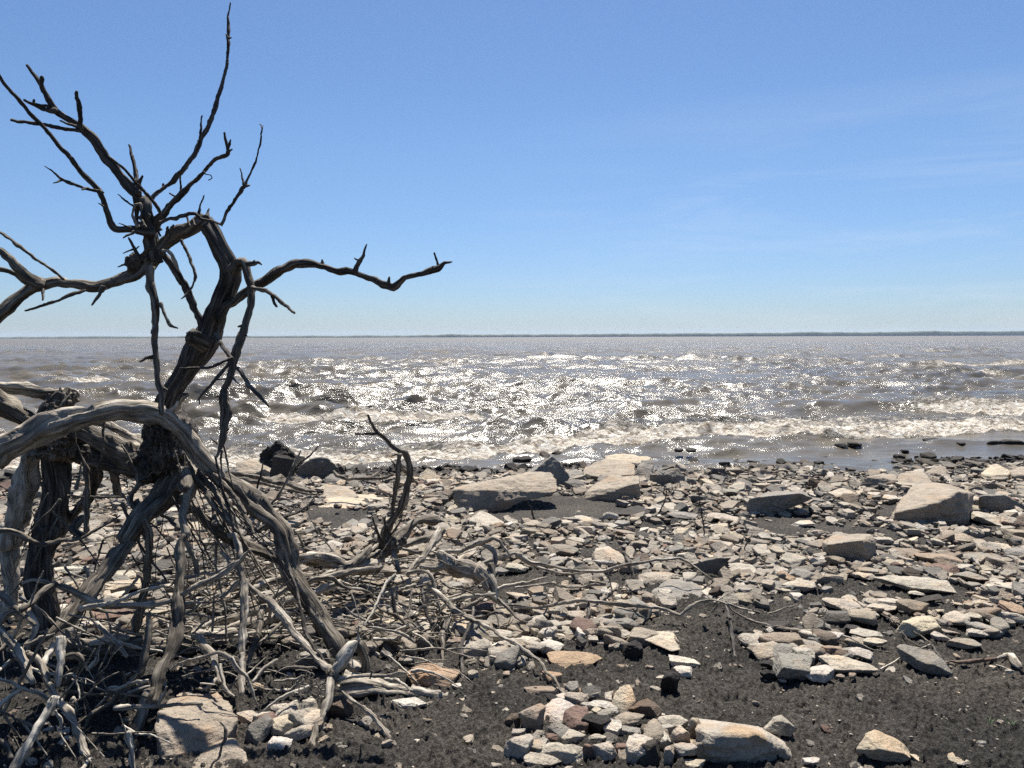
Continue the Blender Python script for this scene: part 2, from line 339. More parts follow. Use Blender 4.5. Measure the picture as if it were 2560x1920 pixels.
def build_water():
    rs = np.concatenate([geo(7, 9.5, .03), geo(9.5, 24, .0036), geo(24, 70, .0055), geo(70, 500, .011), geo(500, 4100, .06), [4100]])
    D = R
    ths = np.concatenate([np.linspace(D(-86), D(-42), 90, endpoint=False), np.linspace(D(-42), D(42), 1250, endpoint=False), np.linspace(D(42), D(86), 91)])
    x, y, r, q = polar(rs, ths)
    N_ = len(x)
    z = np.zeros(N_); dx = np.zeros(N_); dy = np.zeros(N_)
    rng = np.random.RandomState(4)
    grid = np.interp(r, [7, 9.5, 24, 70, 500, 4100], [.2, .04, .1, .4, 5, 250])
    depthf = smooth01(10.2, 17, y - .085 * np.clip(x, -9, 9))
    env = .75 + .5 * np.clip(fbm2(x * .09, y * .13, 2, 77), -1, 1)
    wx = x + .45 * n2(x * .3, y * .3, 3) + .07 * n2(x * 1.1, y * 1.1, 8); wy = y + .45 * n2(x * .3 + 9, y * .3, 4) + .07 * n2(x * 1.1, y * 1.1 + 5, 6)
    for i in range(64):
        lam = .32 * (7.5 / .32) ** (i / 63.0) * rng.uniform(.9, 1.1)
        a = rng.normal(0, .42) + .10
        kx, ky = math.sin(a), -math.cos(a)
        k = 2 * math.pi / lam
        amp = .0175 * lam ** .9 / (1 + (lam / 4.5) ** 2)
        lod = 1 - smooth01(.28, .5, grid / lam)
        m = lod > 0
        ph = rng.uniform(0, 6.28)
        f = (wx[m] * kx + wy[m] * ky) * k + ph
        A = amp * lod[m] * env[m] * (.28 + .72 * depthf[m])
        s = np.sin(f)
        z[m] += A * (s + .28 * np.cos(2 * f) * -1)
        c = np.cos(f) * A * .35
        dx[m] += kx * c; dy[m] += ky * c
    foam = np.zeros(N_); crest = np.zeros(N_)
    for (ln, h, hw, fs, trail) in BREAK:
        o = np.argsort(ln[:, 0]); lx, ly = ln[o, 0], ln[o, 1]
        yc = np.interp(x, lx, ly) + .55 * hw * n2(x * .7, ln[0, 1] + x * 0, 5) + .12 * hw * n2(x * 2.3, ln[0, 1] + x * 0, 6)
        ends = .12 * (lx[-1] - lx[0]) + .3
        e = smooth01(lx[0] - ends, lx[0] + ends, x) * (1 - smooth01(lx[-1] - ends, lx[-1] + ends, x))
        if not e.any(): continue
        d = (y - yc) / hw                     # d>0 lakeward
        prof = np.where(d < 0, np.exp(-(d / .62) ** 2), np.exp(-(d / 1.3) ** 2))
        hh = h * (.8 + .35 * n2(x * .9, ly[0] + x * 0, 11))
        z += e * hh * prof
        dy -= e * hh * .12 * np.exp(-((d - .05) / .5) ** 2)
        fr = np.exp(-((d + .55) / .5) ** 2)
        tr = np.where(d > -.3, np.exp(-np.maximum(d, 0) / max(trail, .05) / 1.6), 0)
        if h > .2: crest = np.maximum(crest, e * np.exp(-((d + .1) / .75) ** 2))
        foam = np.maximum(foam, e * fs * np.maximum(fr * 1.0, .72 * tr * (trail > .2)))
    # wash between the shore break and the next wave on the right, and random whitecaps far out
    wash = smooth01(14.0, 15.5, y) * (1 - smooth01(17.5, 20.5, y)) * smooth01(1.5, 7.0, x + .0 * y)
    foam = np.maximum(foam, .66 * wash)
    left = (1 - smooth01(-3.2, -1.0, x)) * smooth01(10.6, 11.2, y) * (1 - smooth01(12.6, 14.5, y))
    foam = np.maximum(foam, .7 * left)
    lace = (1 - smooth01(0.3, 2.6, y - (10.9 + .085 * x))) * .25
    foam = np.maximum(foam, lace)
    cap = smooth01(.55, .95, fbm2(x * .10, y * .25, 3, 90)) * smooth01(25, 60, r) * (1 - smooth01(400, 900, r))
    foam = np.maximum(foam, .40 * cap)
    lum = smooth01(.25, .8, foam)
    z += lum * (.05 * fbm2(x * 4.5, y * 4.5, 3, 50) + .02 * fbm2(x * 16, y * 16, 2, 55)) * (1 - smooth01(25, 60, r))
    calm = smooth01(11.0, 15.5, y - .2 * x)
    chop = (.58 + .42 * calm) * (1 - .55 * lum) * (1 - .6 * crest * (1 - smooth01(24, 34, r))) * (1 + 3.6 * smooth01(35, 260, r))
    V = np.stack([x + dx, y + dy, WATER + z], -1)
    o = link('lake_water', mesh('lake_water', V, q, WAT, True, dict(foam=('FLOAT', foam), chop=('FLOAT', chop), ripple=('FLOAT', .19 + .10 * smooth01(20, 90, r) + .14 * smooth01(90, 600, r)))))
    tag(o, 'choppy brown lake water with foam along the shore break', kind='structure')
build_water()
# ------------------------------------------------------------------ far shore
def build_far():
    m, t, b, N, L = newmat('far_woods')
    n = N('ShaderNodeTexNoise'); n.inputs['Scale'].default_value = .03; n.inputs['Detail'].default_value = 8
    ge = N('ShaderNodeNewGeometry'); L(ge.outputs['Position'], n.inputs['Vector'])
    r = ramp(t, [(.35, (.035, .045, .03, 1)), (.65, (.09, .1, .06, 1))]); L(n.outputs[0], r.inputs[0]); L(r.outputs[0], b.inputs['Base Color'])
    b.inputs['Roughness'].default_value = .95
    xs = np.arange(-6000, 6001, 12.0)
    t_ = (xs + 3000) / 6000
    base = np.interp(xs, [-6000, -2900, -700, 0, 1000, 2800, 6000], [6, 8, 9, 12, 15, 21, 24])
    base = base * 1.2
    top = base + 2.0 * fbm2(xs / 160, xs * 0 + .5, 3, 3) + 1.6 * n2(xs / 25, xs * 0, 9) + 3.5 * smooth01(.5, .8, n2(xs / 330, xs * 0 + 3, 21))
    yc = 4050 + 60 * n2(xs / 700, xs * 0, 2)
    rows = []
    for k, (dy, f) in enumerate([(-12, -.2), (-6, .45), (0, .8), (14, 1.0), (90, .95), (260, .9), (600, -.2)]):
        rows.append(np.stack([xs, yc + dy, WATER + top * f], -1))
    V = np.concatenate(rows); nc = len(xs); nr = len(rows)
    i = np.arange(nr - 1)[:, None] * nc + np.arange(nc - 1)[None, :]
    q = np.stack([i, i + 1, i + nc + 1, i + nc], -1).reshape(-1, 4)
    o = link('far_shore_hills', mesh('far_shore_hills', V, q, m, False))
    tag(o, 'low wooded shore across the lake on the horizon', kind='structure')
build_far()
# ------------------------------------------------------------------ stones
ICO = {}
def ico(n):
    if n not in ICO:
        bm = bmesh.new(); bmesh.ops.create_icosphere(bm, subdivisions=n, radius=1)
        ICO[n] = (np.array([v.co[:] for v in bm.verts]), np.array([[v.index for v in f.verts] for f in bm.faces])); bm.free()
    return ICO[n]
def star(Nn, Dd, u, p=26.0):
    """radius along each direction u of the rounded intersection of half-spaces n.x<d"""
    q = np.maximum(u @ Nn.T, 1e-6) / Dd[None, :]
    q = np.where(u @ Nn.T > 0, q, 0)
    m = q.max(1, keepdims=True)
    return 1.0 / (m[:, 0] * ((q / m) ** p).sum(1) ** (1 / p))
def rockmesh(name, Nn, Dd, scale, rot, loc, tint, sub, amp, seed, p=26.0, strat=0.0, patch=None):
    """star-shaped faceted stone: planes in normalised space, scaled, rotated; returns mesh in local space"""
    u, f = ico(sub)
    V = u * star(Nn, Dd, u, p)[:, None]
    V = V * np.array(scale)
    size = float(np.mean(scale))
    q = V / size + seed * 3.17
    V = V + u * (amp * size * (fbm3(q * 1.5, 5, seed, .58)))[:, None]
    if strat > 0:      # bedding ledges
        h = V[:, 2] / size * 5 + .8 * fbm3(q * 1.1, 2, seed + 5)
        V[:, :2] *= (1 + strat * (np.abs((h % 1) - .5) - .25))[:, None]
    Rm = np.array(Euler(rot).to_matrix())
    V = V @ Rm.T
    c = np.array(tint) * 1.0
    C = np.concatenate([np.tile(c, (len(V), 1)), np.ones((len(V), 1))], 1)
    if patch is not None:      # an iron-stained area of the stone
        k_ = smooth01(-.15, .25, fbm3(u * 1.6 + 3.3, 3, seed) + .9 * u[:, 2] - .45 - .3 * np.abs(u[:, 0] - .1))[:, None]
        C[:, :3] = C[:, :3] * (1 - k_) + np.array(patch) * k_
    return mesh(name, V, f, ROCK, True, dict(tint=('FLOAT_COLOR', C)))
def slab_planes(rng, sides=None, chamf=True):
    k = sides or rng.randint(5, 9)
    a = np.sort(np.linspace(0, 2 * math.pi, k, endpoint=False) + rng.uniform(-.45, .45, k)) + rng.uniform(0, 6)
    el = rng.uniform(-.35, .3, k)
    Nn = [np.array([math.cos(x) * math.cos(e), math.sin(x) * math.cos(e), math.sin(e)]) for x, e in zip(a, el)]
    Dd = list(rng.uniform(.72, 1.0, k))
    t = rng.uniform(-.16, .16, 2); Nn.append(np.array([t[0], t[1], 1.0])); Dd.append(.9)
    t = rng.uniform(-.2, .2, 2); Nn.append(np.array([t[0], t[1], -1.0])); Dd.append(.85)
    if chamf:
        for _ in range(rng.randint(2, 5)):
            x = rng.uniform(0, 6.28); e = rng.uniform(.5, 1.1)
            Nn.append(np.array([math.cos(x) * math.cos(e), math.sin(x) * math.cos(e), math.sin(e)])); Dd.append(rng.uniform(.8, 1.0))
    Nn = np.array(Nn); Nn /= np.linalg.norm(Nn, axis=1)[:, None]
    return Nn, np.array(Dd)
TONE = dict(white=(.62, .58, .52), pale=(.5, .455, .39), cream=(.56, .49, .38), buff=(.4, .345, .28), grey=(.3, .285, .26), tan=(.36, .27, .19),
            orange=(.46, .29, .155), ochre=(.5, .37, .24), red=(.27, .15, .11), brown=(.17, .115, .08), dark=(.07, .062, .056), black=(.03, .027, .025), slate=(.2, .19, .175), wet=(.035, .033, .03))
for k_ in TONE:
    v_ = TONE[k_]; m_ = sum(v_) / 3; e_ = .62 if k_ in ('orange', 'red', 'tan', 'brown') else .9
    TONE[k_] = tuple((m_ + (c_ - m_) * e_) * .73 * f_ for c_, f_ in zip(v_, (1.03, .99, .925)))
WORD = dict(white='chalky white', pale='pale', cream='cream coloured', buff='buff', grey='grey', tan='tan', orange='orange brown', ochre='ochre', red='dull red', brown='brown', dark='dark',
            black='blackish', slate='dark grey', wet='wet black')
# landmarks of the place for labels: name, photograph position
MARKS = [('the log-shaped block', 2120, 1375), ('the big wedge boulder', 2330, 1270), ('the long sunlit slab boulder', 1270, 1225), ('the broken boulder heap at the water', 1540, 1210),
         ('the three boulders in the surf', 640, 1180), ('the overhanging flat boulder', 1940, 1255), ('the forked grey snag', 990, 1230), ('the knotted root fan', 1190, 1470),
         ('the flat orange slab', 1440, 1650), ('the big orange-topped stone', 1870, 1850), ('the cream stone on bare soil', 2210, 1880), ('the pile of stones at the right', 2050, 1660),
         ('the star-shaped root', 830, 1700), ('the dead tree', 400, 1250), ('the large shaded boulder', 490, 1810), ('the fallen log', 250, 1610), ('the square grey block', 2305, 1650),
         ('the dark-fronted slab', 1760, 1420), ('the notched grey slab', 1690, 1490), ('the white stone pair', 1660, 1740), ('the pale slab edge', 1470, 1890), ('the driftwood bark', 2450, 1655),
         ('the waterline', 2050, 1165), ('the dark boulder at the right edge', 2500, 1270)]
LABELS = {}
PEND = []
def auto_label(o, kind, tone, pos, w, h):
    cx, cy = pos
    m = min(MARKS, key=lambda k: abs(k[1] - cx) + 1.4 * abs(k[2] - cy) + (1e4 if abs(k[1] - cx) + abs(k[2] - cy) < 14 else 0))
    dx, dy = cx - m[1], cy - m[2]
    far = 'far ' if abs(dx) > 170 else ''
    rel = (far + ('right of' if dx > 0 else 'left of')) if abs(dx) > 1.1 * abs(dy) * 1.2 else ('in front of' if dy > 0 else 'behind')
    size = 'large' if w > 95 else ('medium' if w > 48 else 'small')
    shape = 'flat' if h < .42 * w else ('upright' if h > 1.0 * w else 'blocky')
    PEND.append((o, '%s %s %s %s %s %s' % (size, WORD[tone], shape, kind, rel, m[0]), cx))
def settle_labels():
    D = {}
    for o, s, cx in PEND: D.setdefault(s, []).append((cx, o))
    N_ = ['', 'second', 'third', 'fourth', 'fifth', 'sixth', 'seventh', 'eighth', 'ninth', 'tenth', 'eleventh', 'twelfth', 'thirteenth', 'fourteenth', 'fifteenth', 'sixteenth', 'seventeenth', 'eighteenth', 'nineteenth', 'twentieth']
    for s, l in D.items():
        l.sort(key=lambda t: t[0])
        for i, (cx, o) in enumerate(l):
            if len(l) == 1: o['label'] = s
            elif i == 0: o['label'] = 'leftmost ' + s
            elif i == len(l) - 1: o['label'] = 'rightmost ' + s
            else: o['label'] = (N_[i] if i < 20 else 'number %d' % (i + 1)) + ' ' + s.replace(' of ', ' of ') + ' from left'
HAND = []      # footprints so that rubble keeps clear
def stone(c, x0, y0, x1, y1, tone, seed=None, kind='stone', flat=None, lift=0.0, sides=None, yaw=None, sub=None, group='hand-sized stones on the shore', p=44.0, amp=.075, tilt=1.0, label=None):
    X0, Y0 = px(c, x0, y0); X1, Y1 = px(c, x1, y1)
    w_, h_ = X1 - X0, Y1 - Y0; cx = (X0 + X1) / 2
    seed = seed if seed is not None else int(X0 * 7 + Y0 * 13) % 9973
    rng = np.random.RandomState(seed)
    b = Gd(cx, Y1 - .12 * h_)
    dist = b[1]; W = w_ / F * math.hypot(dist, 0) * 1.0
    ang = math.atan2(CAMH - b[2], dist)
    H = h_ / F * dist
    fl = flat if flat is not None else min(.85, .3 + .35 * h_ / w_)
    T = fl * H / math.cos(ang) * .95
    Dp = (H - T * math.cos(ang)) / math.sin(ang)
    Dp = min(max(Dp, .45 * W), 1.5 * W)
    cen = np.array([cx / 1.0, 0, 0])
    loc = np.array([b[0] * (dist + Dp * .45) / dist, dist + Dp * .42, 0]); loc[2] = float(zg(loc[0], loc[1])) + T * .44 + .012 + lift
    sub = sub or (5 if w_ > 48 else 4)
    Nn, Dd = slab_planes(rng, sides)
    sc = (W * .56, Dp * .58, T * .62)
    rot = (rng.uniform(-.12, .12) * tilt, rng.uniform(-.14, .14) * tilt, (yaw if yaw is not None else rng.uniform(-.15, .15)))
    # normalised space has radius about .9
    t = np.array(TONE[tone]) * rng.uniform(.88, 1.12) * np.array([rng.uniform(.98, 1.04), 1, rng.uniform(.94, 1.03)])
    me = rockmesh(kind, Nn, Dd, sc, rot, loc, t, sub, amp, seed % 97, p, .03)
    o = link('stone' if kind == 'stone' else kind.replace(' ', '_'), me, loc)
    tag(o, label, kind, group)
    if not label: auto_label(o, kind, tone, ((X0 + X1) / 2, (Y0 + Y1) / 2), w_, h_)
    HAND.append((loc[0], loc[1], max(W, Dp) * .5, T))
    return o
def boulder(name, c, pts, Y, tone, label, sub=6, amp=.03, p=48.0, strat=.05, cat='boulder', group='boulders along the waterline', base=None, patch=None):
    """pts: (x, y, depth offset in metres) in crop pixels; the convex hull of these world points is the stone.
    Y: distance of the front, or the crop pixel row of its foot."""
    if Y is None:
        my = max(pts, key=lambda t: t[1]); q = px(c, my[0], my[1]); Y = Gd(*q)[1] - my[2]
    W = np.array([P(*px(c, a, b_), Y + d) for a, b_, d in pts])
    gz = np.array([float(zg(v[0], v[1])) for v in W])
    # feet go a little into the ground
    lowest = W[:, 2].min()
    foot = [np.array([v[0], v[1], min(v[2], float(zg(v[0], v[1])) - .02)]) for v in W if v[2] < gz.mean() + .12]
    W = np.concatenate([W, np.array(foot)]) if foot else W
    cen = (W.max(0) + W.min(0)) / 2; ext = (W.max(0) - W.min(0)) / 2
    U = (W - cen) / ext
    bm = bmesh.new()
    for v in U: bm.verts.new(v)
    r = bmesh.ops.convex_hull(bm, input=bm.verts)
    bm.normal_update()
    Nn, Dd = [], []
    for f in bm.faces:
        n = np.array(f.normal); d = float(n @ np.array(f.verts[0].co))
        if d < 0: n, d = -n, -d
        if not any(np.dot(n, m_) > .9995 for m_ in Nn): Nn.append(n); Dd.append(max(d, .02))
    bm.free()
    seed = int(abs(cen[0]) * 1000) % 89
    me = rockmesh(name, np.array(Nn), np.array(Dd), ext, (0, 0, 0), cen, np.array(TONE[tone]), sub, amp * 1.35, seed, p, strat, patch)
    o = link(name, me, cen)
    tag(o, label, cat, group)
    HAND.append((cen[0], cen[1], max(ext[0], ext[1]) * .85, ext[2] * 2))
    return o
# ---- boulders, each traced with its own distance and thickness
boulder('boulder', 'M', [(1135, 800, .25), (1180, 835, 0), (1480, 835, .02), (1780, 815, .1), (1190, 735, -.04), (1480, 690, -.04), (1575, 640, -.02), (1705, 560, .1), (1330, 515, .75), (1480, 490, .85), (1625, 510, .8), (1825, 585, .55), (1790, 700, .3), (1240, 620, .4)],
        None, 'buff', 'big pale wedge-shaped boulder with a dark shaded front, right of centre', amp=.022)
boulder('boulder', 'M', [(1850, 720, .1), (1980, 745, 0), (2150, 740, 0), (2230, 720, .05), (1850, 598, .02), (1980, 606, 0), (2060, 590, .02), (2240, 680, .02), (2000, 585, .5)],
        None, 'grey', 'dark low boulder cut by the right edge of the view', amp=.03)
boulder('boulder', 'M', [(15, 690, 0), (200, 700, 0), (330, 660, .05), (480, 630, .1), (10, 650, .02), (30, 622, -.02), (250, 560, .5), (480, 560, .4), (550, 620, .1), (100, 605, -.02), (440, 580, -.02), (60, 720, .12), (250, 735, .15)],
        None, 'grey', 'long flat boulder overhanging its own shadow amid the rubble', amp=.03)
boulder('boulder', 'M', [(640, 990, .3), (615, 960, .35), (700, 905, .4), (960, 895, .25), (1010, 905, .2), (1048, 960, .12), (1050, 1040, .1), (1000, 1125, 0), (960, 1120, 0), (925, 950, -.03), (930, 1080, 0), (700, 1060, .1), (660, 985, .06)],
        None, 'buff', 'log-shaped block of stone with a smooth cut end', sub=6, amp=.015)
boulder('boulder', 'M', [(960, 530, 0), (960, 450, .05), (1100, 420, .3), (1190, 425, .3), (1220, 480, .05), (1180, 535, 0), (1060, 440, .1)], None, 'buff', 'square-fronted pale boulder behind and left of the big wedge boulder', sub=5)
boulder('boulder', 'M', [(1200, 500, .1), (1220, 420, .3), (1330, 398, .5), (1420, 405, .5), (1490, 490, .1), (1440, 525, 0), (1300, 510, 0), (1250, 520, 0)], None, 'buff', 'ridged pale boulder just behind the big wedge boulder', sub=5)
boulder('boulder', 'M', [(1430, 430, 0), (1430, 405, .05), (1545, 355, .3), (1575, 365, .3), (1605, 420, .1), (1560, 445, 0), (1480, 430, 0)], None, 'buff', 'small pale wedge stone at the waterline behind the big wedge boulder', sub=5)
boulder('boulder', 'M', [(1870, 420, .2), (1915, 500, 0), (2090, 500, 0), (1920, 440, .05), (1960, 350, .5), (2000, 345, .5), (2090, 430, .1), (2120, 410, .35)], None, 'cream', 'cream topped boulder at the waterline near the right edge', sub=5)
boulder('boulder', 'M', [(2100, 400, .3), (2115, 450, 0), (2140, 500, 0), (2260, 500, 0), (2120, 420, .05), (2190, 365, .5), (2290, 370, .5), (2290, 440, 0)], None, 'buff', 'pale boulder at the waterline cut by the right edge', sub=5)
boulder('boulder', 'M', [(2140, 900, .1), (2150, 760, .2), (2210, 735, .3), (2260, 740, .3), (2270, 900, 0), (2200, 930, 0)], None, 'brown', 'rough brown stone at the right edge below the dark boulder', sub=5, amp=.09)
# centre heap at the water
boulder('boulder', 'J', [(1225, 830, .1), (1230, 1020, 0), (1290, 1035, 0), (1460, 990, .1), (1640, 970, .12), (1820, 900, .2), (2050, 850, .3), (2190, 850, .3), (2190, 750, .5), (2130, 670, .75), (2020, 650, .85), (1800, 710, .8), (1500, 780, .7), (1350, 780, .5), (1230, 820, .2), (1380, 1020, .05)],
        None, 'buff', 'long sunlit slab-like boulder sloping down to the left', amp=.05, strat=.04)
boulder('boulder', 'Q', [(480, 1270, .5), (540, 1235, .3), (700, 1130, .16), (745, 1165, .12), (845, 1300, .06), (780, 1400, 0), (730, 1400, 0), (690, 1270, .05), (540, 1260, .1)], None, 'grey', 'pointed grey boulder rising behind the long slab-like boulder', amp=.02)
boulder('boulder', 'Q', [(590, 1165, .2), (595, 1100, .25), (640, 1095, .3), (690, 1125, .2), (650, 1165, 0)], None, 'dark', 'small dark rock at the water behind the pointed grey boulder', sub=4)
boulder('boulder', 'Q', [(800, 1310, .1), (840, 1235, .3), (940, 1240, .3), (945, 1300, .1), (900, 1340, 0), (820, 1340, 0)], None, 'grey', 'low grey boulder in the gap behind the small dark boulder', sub=4)
boulder('boulder', 'Q', [(795, 1420, 0), (790, 1340, .02), (850, 1318, .15), (905, 1318, .2), (968, 1365, .1), (950, 1420, 0)], None, 'slate', 'small dark boulder standing between the pointed and the cracked boulders', sub=5)
boulder('boulder', 'Q', [(935, 1300, .4), (960, 1220, .7), (1060, 1175, .9), (1120, 1150, 1.0), (1340, 1200, .8), (1350, 1280, .4), (1180, 1300, .3), (1020, 1340, .3), (950, 1330, .35)], None, 'buff', 'broad pale boulder top behind the cracked boulder', amp=.045)
boulder('boulder', 'Q', [(950, 1480, 0), (955, 1420, .1), (1060, 1330, .4), (1180, 1290, .5), (1375, 1290, .35), (1385, 1380, .1), (1385, 1480, 0), (1150, 1490, 0), (1170, 1420, -.04), (1300, 1370, -.04), (1380, 1350, -.02), (1390, 1300, .3)], None, 'buff', 'cracked square-ended boulder in the middle of the waterline heap', amp=.05, strat=.05)
boulder('boulder', 'Q', [(1110, 1200, .5), (1120, 1140, .9), (1200, 1118, 1.0), (1320, 1118, 1.0), (1470, 1155, .8), (1440, 1190, .5), (1330, 1215, .35), (1160, 1200, .4), (1250, 1240, .3)], None, 'cream', 'highest cream slab lying on top of the waterline heap', amp=.06, strat=.06)
boulder('boulder', 'Q', [(1370, 1330, 0), (1365, 1240, .1), (1400, 1170, .3), (1490, 1160, .35), (1508, 1195, .3), (1480, 1250, .15), (1470, 1340, 0), (1420, 1360, 0)], None, 'grey', 'knobbly grey boulder at the right end of the cream slab', amp=.04)
boulder('boulder', 'Q', [(1468, 1365, 0), (1465, 1285, -.02), (1600, 1290, -.02), (1620, 1240, .1), (1690, 1228, .1), (1748, 1300, .05), (1740, 1375, 0), (1600, 1375, 0)], None, 'grey', 'notched grey boulder at the right end of the waterline heap', amp=.07)
boulder('boulder', 'Q', [(1180, 1595, 0), (1300, 1540, .25), (1380, 1525, .3), (1480, 1570, .15), (1430, 1605, 0), (1260, 1605, 0)], None, 'dark', 'flat dark stone half sunk in the soil below the heap', sub=5)
boulder('boulder', 'L', [(-60, 700, 0), (-80, 690, .1), (0, 625, .35), (60, 640, .35), (210, 730, .15), (170, 755, 0), (20, 755, 0)], None, 'pale', 'pale cracked gable-shaped stone in front of the long slab boulder', sub=5)
# left, in the surf
boulder('boulder', 'G', [(695, 1010, .05), (700, 935, .2), (850, 912, .5), (960, 915, .5), (1050, 940, .4), (1040, 1050, 0), (850, 1060, 0), (720, 1035, 0)], None, 'buff', 'rounded pale boulder in the surf, leftmost of three', amp=.04)
boulder('boulder', 'G', [(1000, 1080, .1), (1060, 960, .2), (1045, 890, .1), (1090, 868, .15), (1180, 880, .15), (1240, 920, .1), (1240, 1100, 0), (1150, 1115, 0), (1060, 1075, .02)], None, 'dark', 'upright dark boulder in the surf, middle of three', amp=.03)
boulder('boulder', 'G', [(1240, 1060, .1), (1270, 990, 0), (1380, 912, .02), (1480, 890, .05), (1550, 902, .05), (1650, 1000, .03), (1400, 905, .6), (1540, 900, .6), (1640, 1060, .2), (1500, 1110, 0), (1320, 1090, 0)], None, 'slate', 'large rounded grey boulder in the surf, rightmost of three', amp=.035)
boulder('boulder', 'G', [(900, 890, .9), (960, 840, 1.0), (1100, 765, 1.1), (1140, 790, 1.1), (1170, 860, .9), (1240, 850, 1.0), (1350, 905, .9), (1100, 950, .7), (950, 930, .8)], None, 'wet', 'jagged black weed-covered rock behind the surf boulders', amp=.2, p=18.) if False else None
_Yb = Gd(*px('G', 1090, 1080))[1] + .35
boulder('boulder', 'G', [(895, 890, .3), (960, 845, .3), (1100, 765, .3), (1145, 795, .3), (1170, 870, .2), (1240, 850, .3), (1350, 905, .3), (1300, 1000, .1), (950, 1000, .1), (1000, 1000, .6), (1200, 1000, .6)], _Yb, 'wet', 'jagged black weed-covered rock behind the surf boulders', amp=.16, p=18.)
boulder('boulder', 'G', [(1600, 1070, 0), (1590, 990, .05), (1640, 945, .1), (1700, 1000, .05), (1720, 1080, 0), (1640, 950, .4), (1700, 1010, .4)], None, 'dark', 'narrow dark rock at the right flank of the rounded surf boulder', sub=5, amp=.07)
boulder('boulder', 'G', [(1270, 1100, 0), (1250, 1010, .02), (1300, 960, .05), (1370, 1020, .02), (1380, 1110, 0), (1300, 970, .3)], None, 'slate', 'small wedge of rock between the upright and the rounded surf boulders', sub=5, amp=.07)
boulder('boulder', 'G', [(880, 1100, 0), (870, 1040, .03), (960, 1000, .05), (1040, 1040, .03), (1030, 1110, 0), (950, 1010, .4)], None, 'grey', 'low grey rock on the beach before the leftmost surf boulder', sub=5, amp=.07)
boulder('boulder', 'G', [(1510, 1140, 0), (1510, 1090, .05), (1580, 1045, .3), (1640, 1050, .3), (1790, 1110, .1), (1780, 1160, 0), (1640, 1165, 0)], None, 'slate', 'dark low boulder on the beach in front of the surf boulders', sub=5)
boulder('boulder', 'G', [(1680, 1085, 0), (1690, 1035, .1), (1770, 1020, .2), (1775, 1080, 0)], None, 'slate', 'small square dark stone right of the surf boulders', sub=4)
boulder('boulder', 'G', [(1500, 1280, .1), (1510, 1170, .5), (1560, 1148, .6), (1700, 1160, .6), (1800, 1215, .4), (1830, 1260, .1), (1700, 1300, 0), (1540, 1300, 0)], None, 'buff', 'broad pale rock behind the leaning sticks', sub=5, amp=.05)
boulder('boulder', 'G', [(1450, 1360, 0), (1500, 1280, .4), (1700, 1240, .8), (2000, 1230, .9), (2150, 1270, .7), (2050, 1340, .2), (1750, 1370, 0)], None, 'cream', 'wide flat sunlit slab in the rubble left of the forked snag', sub=5, amp=.03)
boulder('boulder', 'H', [(1600, 290, 0), (1660, 240, .15), (1780, 165, .35), (1880, 230, .1), (1870, 262, 0), (1720, 275, 0)], None, 'grey', 'angular grey slab tilted up left of the forked snag', sub=5)
boulder('boulder', 'L', [(775, 1005, 0), (770, 940, .05), (800, 885, .4), (880, 868, .45), (990, 930, .15), (1015, 1005, 0)], None, 'pale', 'pale flat-topped block in the rubble left of the dark-fronted slab', sub=5, group='large stones in the rubble')
boulder('boulder', 'L', [(1190, 1250, 0), (1180, 1190, .05), (1300, 1100, .4), (1420, 1085, .5), (1540, 1150, .3), (1480, 1230, .1), (1540, 1255, .05), (1430, 1290, 0)], None, 'grey', 'wide notched grey slab lying on soil below the dark-fronted slab', sub=5, amp=.05, group='large stones in the rubble')
boulder('boulder', 'L', [(1395, 1090, 0), (1400, 1010, -.02), (1480, 958, 0), (1640, 952, 0), (1730, 1090, 0), (1560, 1105, 0)], None, 'slate', 'dark-fronted slab standing on edge among pale rubble', sub=5, group='large stones in the rubble')
boulder('boulder', 'L', [(1660, 1060, .1), (1670, 965, .4), (1860, 970, .4), (1930, 1060, .1), (1880, 1110, 0), (1760, 1090, 0)], None, 'pale', 'pale sloping stone leaning on the dark-fronted slab', sub=5, amp=.05, group='large stones in the rubble')
# foreground, big ones
boulder('boulder', 'P', [(385, 1830, .05), (395, 1880, 0), (470, 1905, 0), (560, 1850, .1), (592, 1800, .2), (590, 1770, .35), (540, 1722, .6), (470, 1720, .65), (410, 1755, .4), (388, 1790, .15)], None, 'buff', 'large rounded boulder under the dead tree, partly in shadow', strat=0, amp=.075, group='large stones in the foreground')
boulder('boulder', 'P', [(485, 1900, .1), (480, 1945, 0), (620, 1945, 0), (618, 1890, .1), (590, 1845, .2), (560, 1838, .25), (530, 1850, .25)], None, 'buff', 'rough pyramid-like stone at the bottom edge below the large shaded boulder', sub=5, amp=.05, group='large stones in the foreground')
boulder('boulder', 'P', [(1735, 1795, .35), (1745, 1822, .06), (1760, 1870, 0), (1800, 1912, 0), (1900, 1912, 0), (1990, 1905, .05), (1895, 1836, -.03), (1800, 1850, -.02), (1960, 1870, .04), (1770, 1792, .5), (1860, 1798, .6), (1925, 1810, .5), (1975, 1850, .3)], None, 'pale', 'big pale wedge stone with an orange-stained top at the bottom edge', amp=.05, patch=TONE['ochre'], group='large stones in the foreground')
HAND.append((1.0, 8.6, .1, 0))
